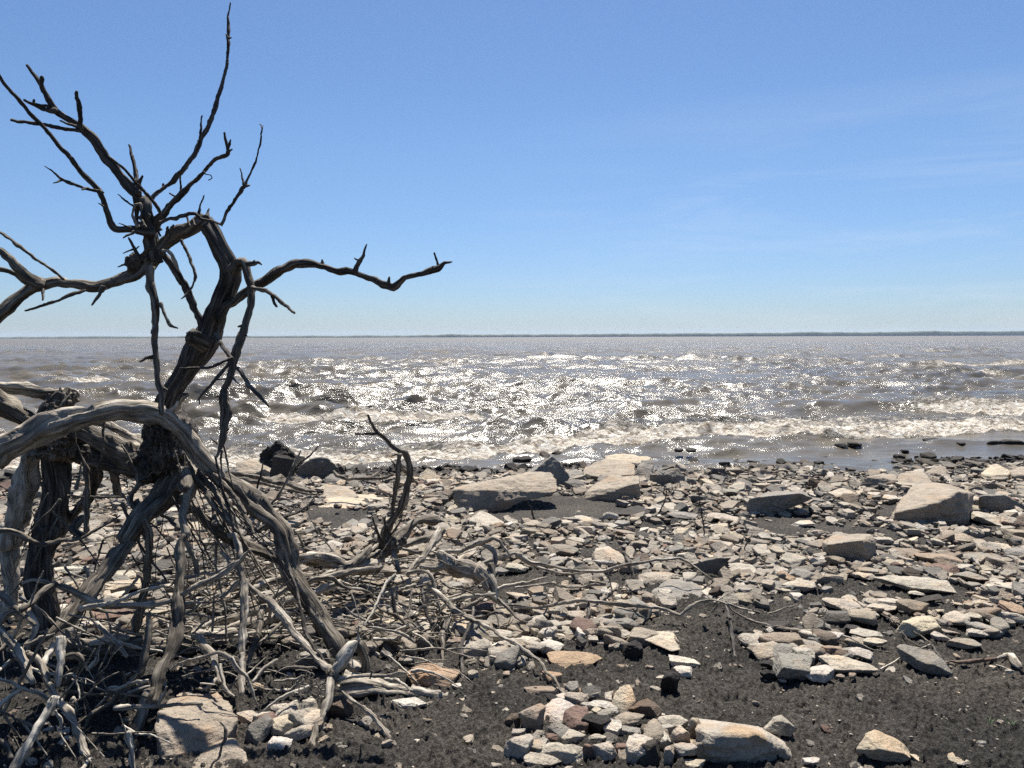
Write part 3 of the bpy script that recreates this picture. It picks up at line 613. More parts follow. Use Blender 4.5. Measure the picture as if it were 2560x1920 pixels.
ST = '''N 545 370 715 540 pale;N 545 505 765 640 white;N 305 455 545 560 white;N 90 500 320 620 white;N 0 760 225 830 pale;N 650 300 960 420 pale;N 710 370 920 490 pale;N 1000 290 1290 430 pale
N 970 430 1050 520 tan;N 1215 400 1340 495 white;N 1165 460 1305 550 pale;N 1340 380 1660 570 buff;N 1080 500 1180 560 pale;N 430 925 740 1010 tan;N 585 800 740 920 orange
N 765 900 860 990 tan;N 860 940 985 1010 orange;N 820 990 985 1130 buff;N 990 1050 1305 1190 white;N 1395 1060 1635 1220 brown;N 620 1010 750 1090 black;N 355 1120 600 1370 buff;N 250 1180 400 1310 brown
N 240 1400 480 1640 pale;N 300 1320 420 1400 pale;N 410 1380 570 1490 grey;N 595 1370 735 1490 red;N 720 1350 950 1490 pale;N 440 1580 715 1700 pale;N 950 1480 1040 1620 red
N 1040 1450 1240 1620 pale;N 995 1370 1165 1460 pale;N 930 1180 1220 1380 black;N 1220 1175 1490 1310 buff;N 1200 1300 1490 1390 grey;N 1630 1200 1910 1370 pale;N 1500 1280 1630 1420 tan;N 1750 1310 1940 1560 pale
N 1910 1240 2040 1440 pale;N 1610 1380 1760 1540 white;N 1330 1430 1590 1680 white;N 1430 1450 1640 1680 dark;N 1680 1510 1790 1680 pale;N 1960 1440 2120 1640 buff;N 1800 1600 2080 1720 cream
N 1250 1460 1360 1540 red;N 1450 190 1630 260 pale;N 1630 230 1790 275 pale;N 1320 510 1500 690 black;N 1720 650 2000 750 white;N 1780 740 1950 830 white;N 1680 800 1830 1010 black;N 415 365 490 435 cream
N 800 230 1000 320 pale;N 460 270 590 370 grey;N 300 140 520 250 slate;N 1230 70 1340 150 white;N 480 60 700 150 grey;N 300 65 470 140 pale;N 740 10 840 80 buff;N 500 1240 560 1290 brown
O 200 1040 385 1200 pale;O 140 350 440 520 tan;O 380 480 560 640 pale;O 455 630 720 770 white;O 605 360 765 445 white;O 840 345 1070 410 pale;O 950 410 1120 475 pale;O 830 500 1000 585 white
O 720 510 830 575 brown;O 610 465 770 530 tan;O 150 290 350 370 dark;O 550 280 670 340 grey;O 795 305 910 375 dark;O 310 490 380 540 orange;O 720 700 790 740 tan;O 830 695 880 735 tan
O 1480 370 1600 440 pale;O 1625 410 1865 505 grey;O 1750 335 1930 415 pale;O 1735 205 1890 285 pale;O 1785 105 1915 175 pale;O 1635 125 1720 160 pale;O 1190 95 1420 240 tan;O 1045 80 1225 190 pale
O 635 95 915 190 pale;O 960 130 1200 215 pale;O 945 60 1060 130 tan;O 1310 35 1415 75 white;O 0 45 115 160 tan;O 1370 75 1560 130 dark;O 1500 180 1580 205 cream;O 1640 190 1740 240 tan;O 500 375 600 440 tan;O 1520 340 1660 380 buff;O 130 590 240 660 black;O 130 660 240 740 black;O 270 735 325 765 pale;O 450 1360 590 1430 white;O 2060 660 2120 690 pale
M 1645 1210 1890 1300 grey;M 1730 1060 1990 1140 grey;M 1380 1040 1690 1180 tan;M 1460 1140 1650 1240 red;M 370 1180 555 1310 grey;M 340 1270 560 1370 pale;M 1120 1010 1380 1110 tan;M 2080 1010 2250 1140 grey
M 1940 980 2160 1050 pale;M 860 1210 1030 1270 white;M 280 1070 490 1170 pale;M 1600 900 1780 1000 buff;M 390 700 500 770 grey;M 260 720 360 770 pale;M 680 560 870 620 pale;M 1180 490 1400 550 pale;M 1060 480 1170 545 brown;M 2060 860 2200 980 buff;M 1780 610 1850 690 pale;M 380 800 540 850 white;M 660 1080 780 1160 tan;M 990 1190 1130 1260 tan;M 1780 730 1990 830 pale;M 2000 1290 2200 1350 pale;M 1910 1310 2000 1360 white;M 980 570 1090 620 pale
L 1710 1200 1920 1310 buff;L 1085 1050 1370 1150 pale;L 460 860 680 950 grey;L 745 1070 850 1135 slate;L 930 760 1060 820 grey;L 1090 790 1190 840 dark;L 580 1240 700 1290 pale;L 1190 1000 1300 1060 pale;L 1540 1160 1680 1240 white;L 1640 880 1800 940 pale;L 1310 640 1500 690 grey;L 1530 650 1790 710 pale;L 1870 820 1990 900 grey;L 690 680 780 750 cream;L 1670 470 1790 540 grey;L 230 1010 330 1060 pale
F 660 270 800 400 grey;F 790 240 890 290 white
I 340 1150 560 1290 pale;I 515 1165 680 1320 white;I 640 1210 900 1420 cream;I 660 1090 800 1190 pale;I 930 1060 1090 1260 pale;I 640 1410 840 1540 white;I 1840 1040 2070 1150 white;I 1980 1420 2060 1480 white
I 1170 1020 1400 1220 brown;I 480 900 600 970 buff;I 110 460 260 560 grey;I 820 330 1060 520 slate;I 1190 310 1330 450 slate;I 890 570 1200 780 grey;I 1920 740 2220 940 orange;I 600 240 840 310 pale
K 470 1180 940 1390 orange;K 985 1220 1100 1340 pale;K 965 1120 1090 1210 slate;K 800 910 940 1000 tan;K 990 850 1130 1010 grey;K 530 770 660 860 pale;K 480 670 560 750 white;K 430 560 650 610 white;K 800 520 980 590 white;K 780 810 950 880 white;K 900 310 1000 360 pale;K 1340 230 1530 310 pale;K 1230 270 1360 330 grey;K 1080 150 1230 190 grey;K 1070 590 1260 740 red;K 530 880 690 1080 slate
E 895 560 1330 680 cream;E 940 680 1160 770 white;E 860 820 1240 970 red;E 1140 890 1230 970 pale;E 895 960 1020 1060 tan;E 1090 960 1240 1060 brown;E 620 990 750 1100 grey;E 750 1010 880 1110 dark;E 530 800 620 880 white;E 510 420 780 530 white;E 750 340 910 430 red;E 740 910 850 990 pale;E 730 950 830 1010 white;E 1420 820 1560 950 pale;E 1430 600 1530 690 buff;E 590 190 720 290 buff;E 820 820 940 910 pale;E 1040 475 1300 560 pale'''
for ln in ST.replace('\n', ';').split(';'):
    a = ln.split()
    bl = a[5] in ('black',)
    stone(a[0], *[float(v) for v in a[1:5]], a[5], kind='soil clod' if bl else 'stone', group='dark clods on the soil' if bl else 'hand-sized stones on the shore', amp=.12 if bl else .055)
stone('N', 620, 590, 1110, 770, 'orange', flat=.22, sides=6, label='flat orange slab with broken ledges on the bare soil', amp=.07)
stone('N', 1550, 420, 1855, 610, 'cream', flat=.35, sides=5, label='cream block with straight edges right of the blackish clod')
stone('N', 570, 1080, 930, 1290, 'white', flat=.25, sides=6, label='largest white flat stone under the end of the long root')
stone('N', 525, 1480, 945, 1650, 'pale', flat=.6, sides=4, yaw=.02, label='pale brick-like slab edge at the bottom of the view')
stone('O', 915, 1200, 1310, 1420, 'cream', flat=.5, sides=6, label='lone cream stone on bare soil at the lower right')
stone('O', 240, 500, 520, 790, 'grey', flat=.4, yaw=-.75, label='long grey slab lying diagonally in front of the stone pile')
stone('O', 590, 555, 970, 700, 'pale', flat=.4, label='pale layered slab at the front of the stone pile')
stone('O', 1260, 485, 1550, 680, 'grey', flat=.4, sides=4, yaw=.1, label='square grey block under the tip of the forked twig')
stone('O', 1240, 250, 1520, 400, 'cream', flat=.6, sides=5, label='cream block with a dark side behind the square grey block')
stone('M', 1100, 1255, 1630, 1380, 'pale', flat=.45, sides=5, yaw=-.22, label='longest pale flat slab among the right-hand rubble')
# stones awash in the shallows
def awash(c, x0, y0, x1, y1, seed):
    X0, Y0 = px(c, x0, y0); X1, Y1 = px(c, x1, y1)
    wx_, wy_ = Wd((X0 + X1) / 2, Y1); W = (X1 - X0) / F * wy_; H = max((Y1 - Y0) / F * wy_, .04)
    rng = np.random.RandomState(seed); Nn, Dd = slab_planes(rng)
    me = rockmesh('awash_stone', Nn, Dd, (W * .46, max(W * .25, .1), H * .6), (0, 0, 0), (0, 0, 0), TONE['wet'], 4, .1, seed, 22.)
    o = link('awash_stone', me, (wx_, wy_ + .1, WATER + H * .25)); tag(o, None, 'rock', 'wet rocks awash in the shallows')
    PEND.append((o, 'wet black rock awash in the shallows', X0)); return o
for i, a in enumerate([('R', 830, 1030, 950, 1060), ('R', 730, 1040, 840, 1060), ('R', 1420, 998, 1620, 1034), ('R', 1690, 1030, 1780, 1052), ('R', 1750, 1015, 1820, 1035), ('R', 2000, 1008, 2240, 1055), ('R', 1265, 1096, 1325, 1110),
                       ('Q', 1670, 1080, 1750, 1105), ('Q', 1760, 1080, 1850, 1105), ('Q', 370, 1135, 540, 1195), ('Q', 780, 1185, 960, 1215), ('Q', 700, 1105, 775, 1125), ('R', 1810, 1215, 1890, 1260), ('R', 240, 1215, 420, 1280), ('R', 780, 1225, 890, 1255), ('S', 1740, 1285, 1860, 1345), ('S', 1880, 1320, 2010, 1350), ('D', 50, 1010, 190, 1160), ('R', 520, 1215, 680, 1250), ('S', 940, 1300, 980, 1312)]):
    awash(*a, 100 + i)
# ------------------------------------------------------------------ rubble
def inpoly_y(X, pts):
    return np.interp(X, [p_[0] for p_ in pts], [p_[1] for p_ in pts])
LOW = [(-900, 1560), (0, 1540), (300, 1560), (620, 1560), (900, 1600), (1150, 1640), (1330, 1640), (1480, 1610), (1560, 1560), (1620, 1520), (1800, 1490), (2100, 1500), (2350, 1510), (2560, 1500), (3400, 1490)]
PATCH = [(1420, 1275, 170, 32), (1300, 1290, 90, 20), (1330, 1460, 110, 26), (1560, 1455, 60, 22), (1960, 1310, 90, 22), (2000, 1330, 130, 16), (2140, 1470, 90, 22), (2330, 1490, 120, 25), (830, 1290, 90, 22), (1230, 1490, 70, 25), (560, 1390, 60, 15), (1850, 1540, 100, 22), (2500, 1360, 60, 14), (2290, 1350, 20, 8)]
CLUMP = [(2010, 1620, 150, 60), (1500, 1800, 110, 50), (1420, 1870, 130, 40), (1700, 1860, 110, 55), (700, 1820, 110, 35), (1450, 1760, 60, 40), (2420, 1560, 160, 40), (2150, 1540, 180, 30), (1250, 1620, 120, 40), (300, 1570, 200, 30)]
def cover(X, Y, rnd):
    y = inpoly_y(X, LOW) + 26 * np.sin(X * .021) + 12 * np.sin(X * .07)
    d = 1 - smooth01(-25, 45, Y - y)
    d = d * (1.0)
    d = np.maximum(d, .035)
    for cx, cy, a, b in PATCH:
        q = ((X - cx) / a) ** 2 + ((Y - cy) / b) ** 2
        d = np.where(q < 1.25, d * np.clip((q - .6) / .65, .03, 1), d)
    for cx, cy, a, b in CLUMP:
        q = ((X - cx) / a) ** 2 + ((Y - cy) / b) ** 2
        d = np.maximum(d, .42 * (1 - smooth01(.5, 1.3, q)))
    return d
def protos(n, rng, bevel):
    out = []
    for i in range(n):
        k = rng.randint(5, 8)
        a = np.sort(np.linspace(0, 6.283, k, endpoint=False) + rng.uniform(-.4, .4, k))
        r = rng.uniform(.65, 1.0, k); asp = rng.uniform(.55, 1.0); th = rng.uniform(.22, .5)
        pts = []
        sl = rng.uniform(-.16, .16, 2)
        for x, q in zip(a, r):
            c, s = math.cos(x) * q, math.sin(x) * q * asp
            ins = rng.uniform(.78, 1.0)
            pts.append((c, s, rng.uniform(-.2, .25) * th)); pts.append((c * ins, s * ins, th * rng.uniform(.7, 1) + sl[0] * c + sl[1] * s)); pts.append((c * .85, s * .85, -th))
        bm = bmesh.new()
        for p_ in pts: bm.verts.new(p_)
        h = bmesh.ops.convex_hull(bm, input=bm.verts)
        bmesh.ops.delete(bm, geom=[v for v in bm.verts if not v.link_faces], context='VERTS')
        bmesh.ops.dissolve_limit(bm, angle_limit=R(9), verts=bm.verts, edges=bm.edges)
        if bevel:
            bmesh.ops.bevel(bm, geom=bm.edges[:], offset=.03, segments=1, affect='EDGES', profile=.5, clamp_overlap=True)
        bmesh.ops.triangulate(bm, faces=bm.faces)
        bm.verts.index_update()
        out.append((np.array([v.co[:] for v in bm.verts]), np.array([[v.index for v in f.verts] for f in bm.faces]))); bm.free()
    return out
def build_rubble():
    rng = np.random.RandomState(12)
    lo, hi = protos(40, rng, False), protos(30, rng, True)
    N_ = 72000
    # even over the ground, nearer strip first
    y = rng.uniform(2.2, 12.2, N_); x = rng.uniform(-1.15, 1.15, N_) * (y * .72 + .6)
    keep = np.abs(x) < .82 * y + .5
    x, y = x[keep], y[keep]
    shore = 11.0 + .085 * np.clip(x, -9, 9)
    z = zg(x, y) + soil_bump(x, y)
    q = np.stack([x, y, z - CAMH], -1) @ CR
    X = 1280 - q[:, 0] / q[:, 2] * F; Y = 960 + q[:, 1] / q[:, 2] * F
    dens = cover(X, Y, None) * (.70 + .62 * np.clip(fbm2(x * 1.3, y * 1.3, 3, 61) + .1, -.8, .5))
    size = np.clip(np.exp(rng.normal(math.log(.045), .66, len(x))), .018, .22)
    # nearer stones on the bare soil are mostly small
    bare = dens < .12
    size = np.where(bare, np.minimum(size, .035), size)
    size = np.minimum(size, .024 + .0145 * y)
    # the number of candidates thins out with size so that big ones do not swamp
    pk = dens * np.clip((.05 / size) ** 1.0, .25, 1.6) * .72 * np.clip((y / 6.0) ** -.15, .8, 1.2)
    ok = (rng.uniform(0, 1, len(x)) < pk) & (y < shore + .35)
    for hx, hy, hr, ht in HAND:
        dd = np.hypot(x - hx, y - hy)
        ok &= ~((dd < hr * 1.0) & (size > .012))
    x, y, z, size, X, Y = x[ok], y[ok], z[ok], size[ok], X[ok], Y[ok]
    shore = 11.0 + .085 * np.clip(x, -9, 9)
    n = len(x)
    names = ['pale', 'buff', 'cream', 'grey', 'white', 'tan', 'red', 'orange', 'slate', 'brown']
    pr = np.array([.3, .31, .08, .13, .05, .05, .012, .008, .05, .01]); pr /= pr.sum()
    ton = rng.choice(len(names), n, p=pr)
    tc_ = np.array([TONE[k] for k in names])[ton] * rng.uniform(.52, 1.12, (n, 1))
    wet = 1 - smooth01(.15, .75, shore - y + rng.uniform(-.2, .2, n))
    tc_ = tc_ * (1 - .88 * wet[:, None])
    yaw = rng.uniform(0, 6.283, n); tx = rng.normal(.1, .2, n); ty = rng.normal(0, .2, n)
    steep = rng.uniform(0, 1, n) < .16
    tx = np.where(steep, rng.uniform(-.7, .7, n), tx)
    zoff = rng.uniform(0, .035, n) * (1 - bare[ok]) + size * .12
    scr = size / y
    inview = (X > -20) & (X < 2580) & (Y < 1930)
    order = np.argsort(-np.where(inview, scr, scr * .01))
    nh = len([o for o in bpy.data.objects if o.name.startswith('stone')])
    big = order[:max(0, 296 - nh)]
    bigset = np.zeros(n, bool); bigset[big] = True
    Vs, Fs, Cs = [], [], []; off = 0
    for i in range(n):
        if bigset[i]: continue
        pv, pf = (hi if scr[i] > .011 else lo)[int(rng.randint(0, 30))]
        s = size[i]; c, sn = math.cos(yaw[i]), math.sin(yaw[i])
        v = pv * s * np.array([1.0, 1.0, .8])
        Rm = np.array([[c, -sn, 0], [sn, c, 0], [0, 0, 1]]); a, b = tx[i], ty[i]
        Rt = np.array([[1, 0, b], [0, 1, -a], [-b, a, 1]]) if not steep[i] else np.array([[1, 0, 0], [0, math.cos(a), -math.sin(a)], [0, math.sin(a), math.cos(a)]])
        v = v @ (Rt @ Rm).T + np.array([x[i], y[i], z[i] + zoff[i]])
        Vs.append(v); Fs.append(pf + off); off += len(pv); Cs.append(np.tile(np.append(tc_[i], 1), (len(pv), 1)))
    for i in range(2600):          # grit and chips on the bare soil
        yy = 2.3 + 5.2 * rng.uniform() ** 1.4; xx = rng.uniform(-.85, .85) * (yy + .3); zz = float(zg(xx, yy)) + float(soil_bump(np.array([xx]), np.array([yy]))[0]) + .006
        pv, pf = lo[int(rng.randint(0, 40))]; s = rng.uniform(.004, .011); c, sn = math.cos(i), math.sin(i)
        Vs.append((pv * s) @ np.array([[c, -sn, 0], [sn, c, 0], [0, 0, 1]]).T + np.array([xx, yy, zz])); Fs.append(pf + off); off += len(pv)
        Cs.append(np.tile(np.append(np.array(TONE['pale' if i % 3 else 'tan']) * rng.uniform(.5, 1.1), 1), (len(pv), 1)))
    V, Fc, C = np.concatenate(Vs), np.concatenate(Fs), np.concatenate(Cs)
    V = V + .0035 * np.stack([n3(V[:, 0] * 60, V[:, 1] * 60, V[:, 2] * 60, k) for k in (1, 2, 3)], -1)
    o = link('rubble', mesh('rubble', V, Fc, ROCK, False, dict(tint=('FLOAT_COLOR', C))))
    tag(o, 'countless small pale limestone fragments covering the shore', 'rubble', kind='stuff')
    for i in big:
        r2 = np.random.RandomState(int(i)); Nn, Dd = slab_planes(r2)
        s = size[i]
        me = rockmesh('stone', Nn, Dd, (s * 1.05, s * r2.uniform(.6, .95), s * r2.uniform(.25, .45)), (tx[i], ty[i], yaw[i]), (0, 0, 0), tc_[i], 4 if scr[i] > .022 else 3, .06, int(i) % 91, 26., .03)
        o = link('stone', me, (x[i], y[i], z[i] + zoff[i] + s * .1)); tag(o, None, 'stone', 'hand-sized stones on the shore')
        auto_label(o, 'stone', names[ton[i]] if wet[i] < .5 else 'wet', (X[i], Y[i]), 2 * s / y[i] * F, s * .75 / y[i] * F)
    print('RUBBLE', n, len(V), 'individual', len(big))
build_rubble()
settle_labels()
GM = plain('sprout_green', (.05, .10, .025), .6)
for (gx, gy, n_, lb) in [(2475, 1815, 7, 'tiny green grass sprout on the dark soil at the lower right'), (2530, 1822, 10, 'slightly larger green grass sprout nearest the right edge'), (2165, 1895, 8, 'small green sprout growing against the lone cream stone')]:
    b_ = Gd(gx, gy); rg = random.Random(gx); bm = bmesh.new()
    for k in range(n_):
        a = rg.uniform(0, 6.28); l = rg.uniform(.02, .045); w_ = .0016; x0, y0 = rg.uniform(-.008, .008), rg.uniform(-.008, .008); dx_, dy_ = math.cos(a), math.sin(a)
        q = []
        for t in (0, .5, 1):
            cx, cy, cz = x0 + dx_ * l * t * .7, y0 + dy_ * l * t * .7, l * (t - .35 * t * t); ww = w_ * (1.05 - t)
            q.append((bm.verts.new((cx - dy_ * ww, cy + dx_ * ww, cz)), bm.verts.new((cx + dy_ * ww, cy - dx_ * ww, cz))))
        for i in (0, 1): bm.faces.new([q[i][0], q[i][1], q[i + 1][1], q[i + 1][0]])
    me = bpy.data.meshes.new('grass_sprout'); bm.to_mesh(me); bm.free(); me.materials.append(GM)
    o = link('grass_sprout', me, (b_[0], b_[1], b_[2] + .012)); tag(o, lb, 'grass sprout', 'green sprouts on the soil')
# ------------------------------------------------------------------ dead wood
BASE = [None, None, None]       # current thing, its location, last part
WSEED = [0]
def begin(name, c, x, y, Y, label, cat, group=None):
    p_ = P(*px(c, x, y), Y) if Y else Gd(*px(c, x, y))
    loc = np.array([p_[0], p_[1], float(zg(p_[0], p_[1]))])
    BASE[0] = thing(name, loc, label, cat, group); BASE[1] = loc; BASE[2] = None
    return BASE[0]
def catmull(Pn, k):
    n = len(Pn); out = []
    A = np.vstack([2 * Pn[0] - Pn[1], Pn, 2 * Pn[-1] - Pn[-2]])
    for i in range(n - 1):
        p0, p1, p2, p3 = A[i], A[i + 1], A[i + 2], A[i + 3]
        m = max(2, int(np.linalg.norm((p2 - p1)[:3]) / k[i]))
        for t in np.linspace(0, 1, m, endpoint=False):
            c_ = .5 * (2 * p1 + (p2 - p0) * t + (2 * p0 - 5 * p1 + 4 * p2 - p3) * t * t + (3 * p1 - p0 - 3 * p2 + p3) * t ** 3)
            out.append(.5 * c_ + .5 * (p1 + (p2 - p1) * t))       # keeps the kinks of dead wood
    out.append(Pn[-1]); return np.array(out)
def tube(C, r, seed, rough):
    """knobbly grooved limb along centre line C with radii r"""
    n = len(C)
    T = np.gradient(C, axis=0); T /= np.linalg.norm(T, axis=1)[:, None] + 1e-9
    u = np.cross(T[0], [0.3, .2, 1.0]); u /= np.linalg.norm(u); U = [u]
    for i in range(1, n):
        u = U[-1] - T[i] * (U[-1] @ T[i]); u /= np.linalg.norm(u) + 1e-9; U.append(u)
    U = np.array(U); Wv = np.cross(T, U)
    rm = r.max(); seg = int(np.clip(rm / .0024, 7, 56))
    th = np.linspace(0, 2 * math.pi, seg, endpoint=False)
    s = np.concatenate([[0], np.cumsum(np.linalg.norm(np.diff(C, axis=0), axis=1))])
    twist = s * 1.3 / max(rm * 12, .15)
    c, sn = np.cos(th)[None, :], np.sin(th)[None, :]
    ct, st = np.cos(th[None, :] + twist[:, None]), np.sin(th[None, :] + twist[:, None])
    gr = np.stack([(rm * ct), (rm * st), np.tile((s * .10)[:, None], (1, seg))], -1).reshape(-1, 3)
    k = 1 / max(rm, .004)
    g1 = fbm3(gr * np.array([k * 2.2, k * 2.2, k * 1.2]) + seed * 7.7, 3, seed)            # long furrows
    kn = fbm3(np.stack([rm * ct, rm * st, np.tile(s[:, None], (1, seg))], -1).reshape(-1, 3) * k * .45 + seed * 3.1, 2, seed + 3)
    g2 = fbm3(gr * np.array([k * 6.0, k * 6.0, k * 4.0]) + seed * 2.3, 2, seed + 9)        # fine cracks
    pl = fbm3(gr * np.array([k * 1.5, k * 1.5, k * 2.2]) + seed * 5.1, 2, seed + 12)        # plates of bark that have come off
    plate = .13 * np.tanh(pl * 14)
    big = 1.0 if rm > .018 else .45
    rad = r[:, None] * .95 * (1 + rough * (big * plate - .16 * np.maximum(0, g2 - .1) * 2 + .20 * g1 - .26 * np.abs(g1) ** .7 + .12 +  .2 * kn).reshape(n, seg))
    # cross-section not round
    a0 = seed * 1.7; rad = rad * (1 + .14 * np.cos(2 * (th[None, :] + twist[:, None] * .5) + a0))
    V = C[:, None, :] + rad[..., None] * (U[:, None, :] * c[..., None] + Wv[:, None, :] * sn[..., None])
    V = V.reshape(-1, 3)
    i = np.arange(n - 1)[:, None] * seg; j = np.arange(seg)[None, :]; j2 = (j + 1) % seg
    q = np.stack([i + j, i + j2, i + seg + j2, i + seg + j], -1).reshape(-1, 4)
    tri = np.concatenate([q[:, [0, 1, 2]], q[:, [0, 2, 3]]])
    m = len(V)
    V = np.vstack([V, C[0] - T[0] * r[0] * .35, C[-1] + T[-1] * r[-1] * .8])
    cap = np.array([[a, (a + 1) % seg, m] for a in range(seg)])[:, ::-1]
    e = (n - 1) * seg
    cap2 = np.array([[e + a, e + (a + 1) % seg, m + 1] for a in range(seg)])
    gr = np.vstack([gr, gr[0], gr[-1]])
    return V, np.concatenate([tri[:, ::1], cap, cap2]), gr
def T_(c, spec, Y0, Y1=None, name='branch', mat=None, rough=1.0, sub=False, solo=None, lift=0.0, wob=1.0):
    """spec 'x,y,w x,y ...' in crop pixels; Y0/Y1 distances at the ends, 'g' = where that pixel meets the ground; Y0='d' drapes the whole piece on the ground"""
    WSEED[0] += 1; seed = WSEED[0]
    pts = [tuple(float(v) for v in t.split(',')) for t in spec.split()]
    sc = CROP[c][2]
    xy = [px(c, t[0], t[1]) for t in pts]
    ww = [t[2] if len(t) > 2 else None for t in pts]
    idx = [i for i, v in enumerate(ww) if v is not None]
    ww = np.interp(range(len(ww)), idx, [ww[i] for i in idx]) * sc
    n = len(pts)
    if Y0 == 'd':
        Ys = np.array([Gd(*q)[1] for q in xy]); P3 = []
        for q, Yq, w_ in zip(xy, Ys, ww):
            g0 = P(q[0], q[1], Yq); r_ = w_ / F * Yq / 2
            # raise by the radius, and come nearer so that the pixel is kept
            d = ray(*q); k_ = (r_ * .8 + lift) / -d[2]; P3.append(g0 - d * k_)
        P3 = np.array(P3)
    else:
        y0 = Gd(*xy[0])[1] if Y0 == 'g' else Y0
        y1 = (Gd(*xy[-1])[1] if Y1 == 'g' else Y1) if Y1 is not None else y0
        L_ = np.concatenate([[0], np.cumsum([math.hypot(xy[i + 1][0] - xy[i][0], xy[i + 1][1] - xy[i][1]) for i in range(n - 1)])]); L_ /= L_[-1]
        Ys = y0 + (y1 - y0) * L_
        P3 = np.array([P(q[0], q[1], Yq) for q, Yq in zip(xy, Ys)])
    rad = ww / F * P3[:, 1] / 2
    A = np.hstack([P3, rad[:, None]])
    S = catmull(A, np.maximum((rad[1:] + rad[:-1]) / 2 * .55, .004))
    C, r = S[:, :3], np.maximum(S[:, 3], .0012)
    s = np.concatenate([[0], np.cumsum(np.linalg.norm(np.diff(C, axis=0), axis=1))])
    rm = r.mean()
    for ax in range(3):       # natural crookedness
        C[:, ax] += wob * rm * (.40 * n3(s / (rm * 9), s * 0 + ax * 5.5, s * 0 + seed, 5) + .26 * n3(s / (rm * 3.6), s * 0 + ax * 3.5, s * 0 + seed, 6) + .10 * n3(s / (rm * 1.4), s * 0 + ax * 2.5, s * 0 + seed, 16)) * np.clip(s / (rm * 3), 0, 1)
    r = r * (1 + .09 * n3(s / (rm * 5), s * 0, s * 0 + seed, 7) + .16 * np.maximum(0, n3(s / (rm * 7), s * 0 + 3, s * 0 + seed, 8) - .35) * 2)
    V, Fc, gr = tube(C, r, seed, rough)
    mat = mat or MATW[0]
    if solo:
        loc = C[np.argmin(C[:, 2])].copy()
        o = link(solo[0], mesh(solo[0], V - loc, Fc, mat, True, dict(grain=('FLOAT_VECTOR', gr))), loc)
        tag(o, solo[1], solo[2], solo[3] if len(solo) > 3 else None); BASE[2] = o; BASE[1] = loc; return o
    par = BASE[2] if (sub and BASE[2] is not None) else BASE[0]
    o = link(name, mesh(name, V - BASE[1], Fc, mat, True, dict(grain=('FLOAT_VECTOR', gr))), (0, 0, 0), par)
    if not sub: BASE[2] = o
    return o
MATW = [WOOD]
def many(c, lines, Y0, Y1, name='branch', mat=None, sub=False, **k):
    for ln in lines.strip().split('\n'): T_(c, ln.strip(), Y0, Y1, name, mat, sub=sub, **k)
def blob(c, x, y, w_, h_, Y, name, mat, seed, amp=.28, depth=None):
    """a gnarled burl, part of the current thing"""
    u, f = ico(5); cx, cy = px(c, x, y); sc = CROP[c][2]
    cen = P(cx, cy, Y); rx = w_ * sc / F * Y / 2; rz = h_ * sc / F * Y / 2; ry = depth or (rx + rz) / 2
    V = u * np.array([rx, ry, rz]) * (1 + amp * fbm3(u * 2.2 + seed, 4, seed, .6) + .06 * np.sin(fbm3(u * 3 + seed, 2, seed) * 14))[:, None]
    gr = V * np.array([1, 1, .25])
    return link(name, mesh(name, V + cen - BASE[1], f, mat, True, dict(grain=('FLOAT_VECTOR', gr))), (0, 0, 0), BASE[0])
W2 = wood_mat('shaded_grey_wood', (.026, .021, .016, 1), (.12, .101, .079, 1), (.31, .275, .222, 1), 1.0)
# ---- the standing dead tree ---------------------------------------------------------------
begin('dead_tree', 'D', 1500, 1300, 4.0, 'gnarled leafless dead tree standing tallest at the left with bare branches against the sky', 'dead tree')
MATW[0] = BARK
T_('B', '1075,1640,210 1110,1480,185 1190,1290,170 1275,1120,166 1370,960,160 1440,840,145 1490,730,138 1560,600,134 1600,510,124 1590,440,118 1530,320,105 1450,200,100 1410,140,98 1360,140,95', 4.0, 3.95, 'trunk', BARK)
T_('B', '1420,1000,110 1360,950,100 1315,915,85', 3.95, 3.85, 'stub', BARK, sub=True)
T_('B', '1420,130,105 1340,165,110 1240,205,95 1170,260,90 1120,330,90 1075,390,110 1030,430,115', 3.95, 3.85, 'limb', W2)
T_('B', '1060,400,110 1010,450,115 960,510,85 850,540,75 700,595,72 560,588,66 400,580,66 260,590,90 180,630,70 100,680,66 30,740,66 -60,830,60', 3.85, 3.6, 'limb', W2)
many('B', '''300,590,70 200,545,62 120,475,52 60,405,48 0,350,46 -60,310,40
190,570,45 110,510,40 40,480,40 -60,455,40
440,548,26 330,465,26 220,380,24 120,310,28 60,265,24 0,225,22 -50,190,18
292,600,30 300,665,20 297,697,14
590,622,26 480,660,22 330,720,20 172,762,13
720,600,36 680,660,26 635,728,14''', 3.65, 3.6, 'twig', W2, sub=True)
blob('B', 925, 440, 105, 120, 3.8, 'burl', W2, 5)
many('B', '''965,420,38 925,330,28 885,265,16
930,335,14 890,350,10 850,368,6
940,335,12 960,322,8
890,450,22 850,450,14 815,462,8
960,390,22 1010,350,30 1040,330,30
1110,250,20 1095,215,14 1090,190,8
1150,245,30 1152,205,22 1160,185,12
1185,240,30 1190,200,22 1200,172,10''', 3.75, 3.72, 'twig', BARK)
T_('B', '1070,430,110 1060,330,95 1055,240,90 1070,190,80', 3.85, 3.85, 'limb', BARK)
T_('A', '1060,1600,95 1035,1530,75 1010,1460,62 985,1390,58 930,1335,54 850,1230,52 740,1100,50 650,965,50 570,900,48 450,820,44 370,745,52 310,640,34 250,540,28 182,455,20', 3.85, 3.7, 'branch')
many('A', '''295,640,28 288,580,26 286,532,24
390,765,50 290,755,34 168,693,20
340,740,26 280,725,18 230,712,20
232,715,16 234,693,20
555,890,36 555,800,32 545,720,28 532,625,22
560,905,34 400,885,30 250,855,28 80,830,20
545,880,30 480,860,20 415,838,10
345,700,10 352,686,8''', 3.72, 3.68, 'twig', sub=True)
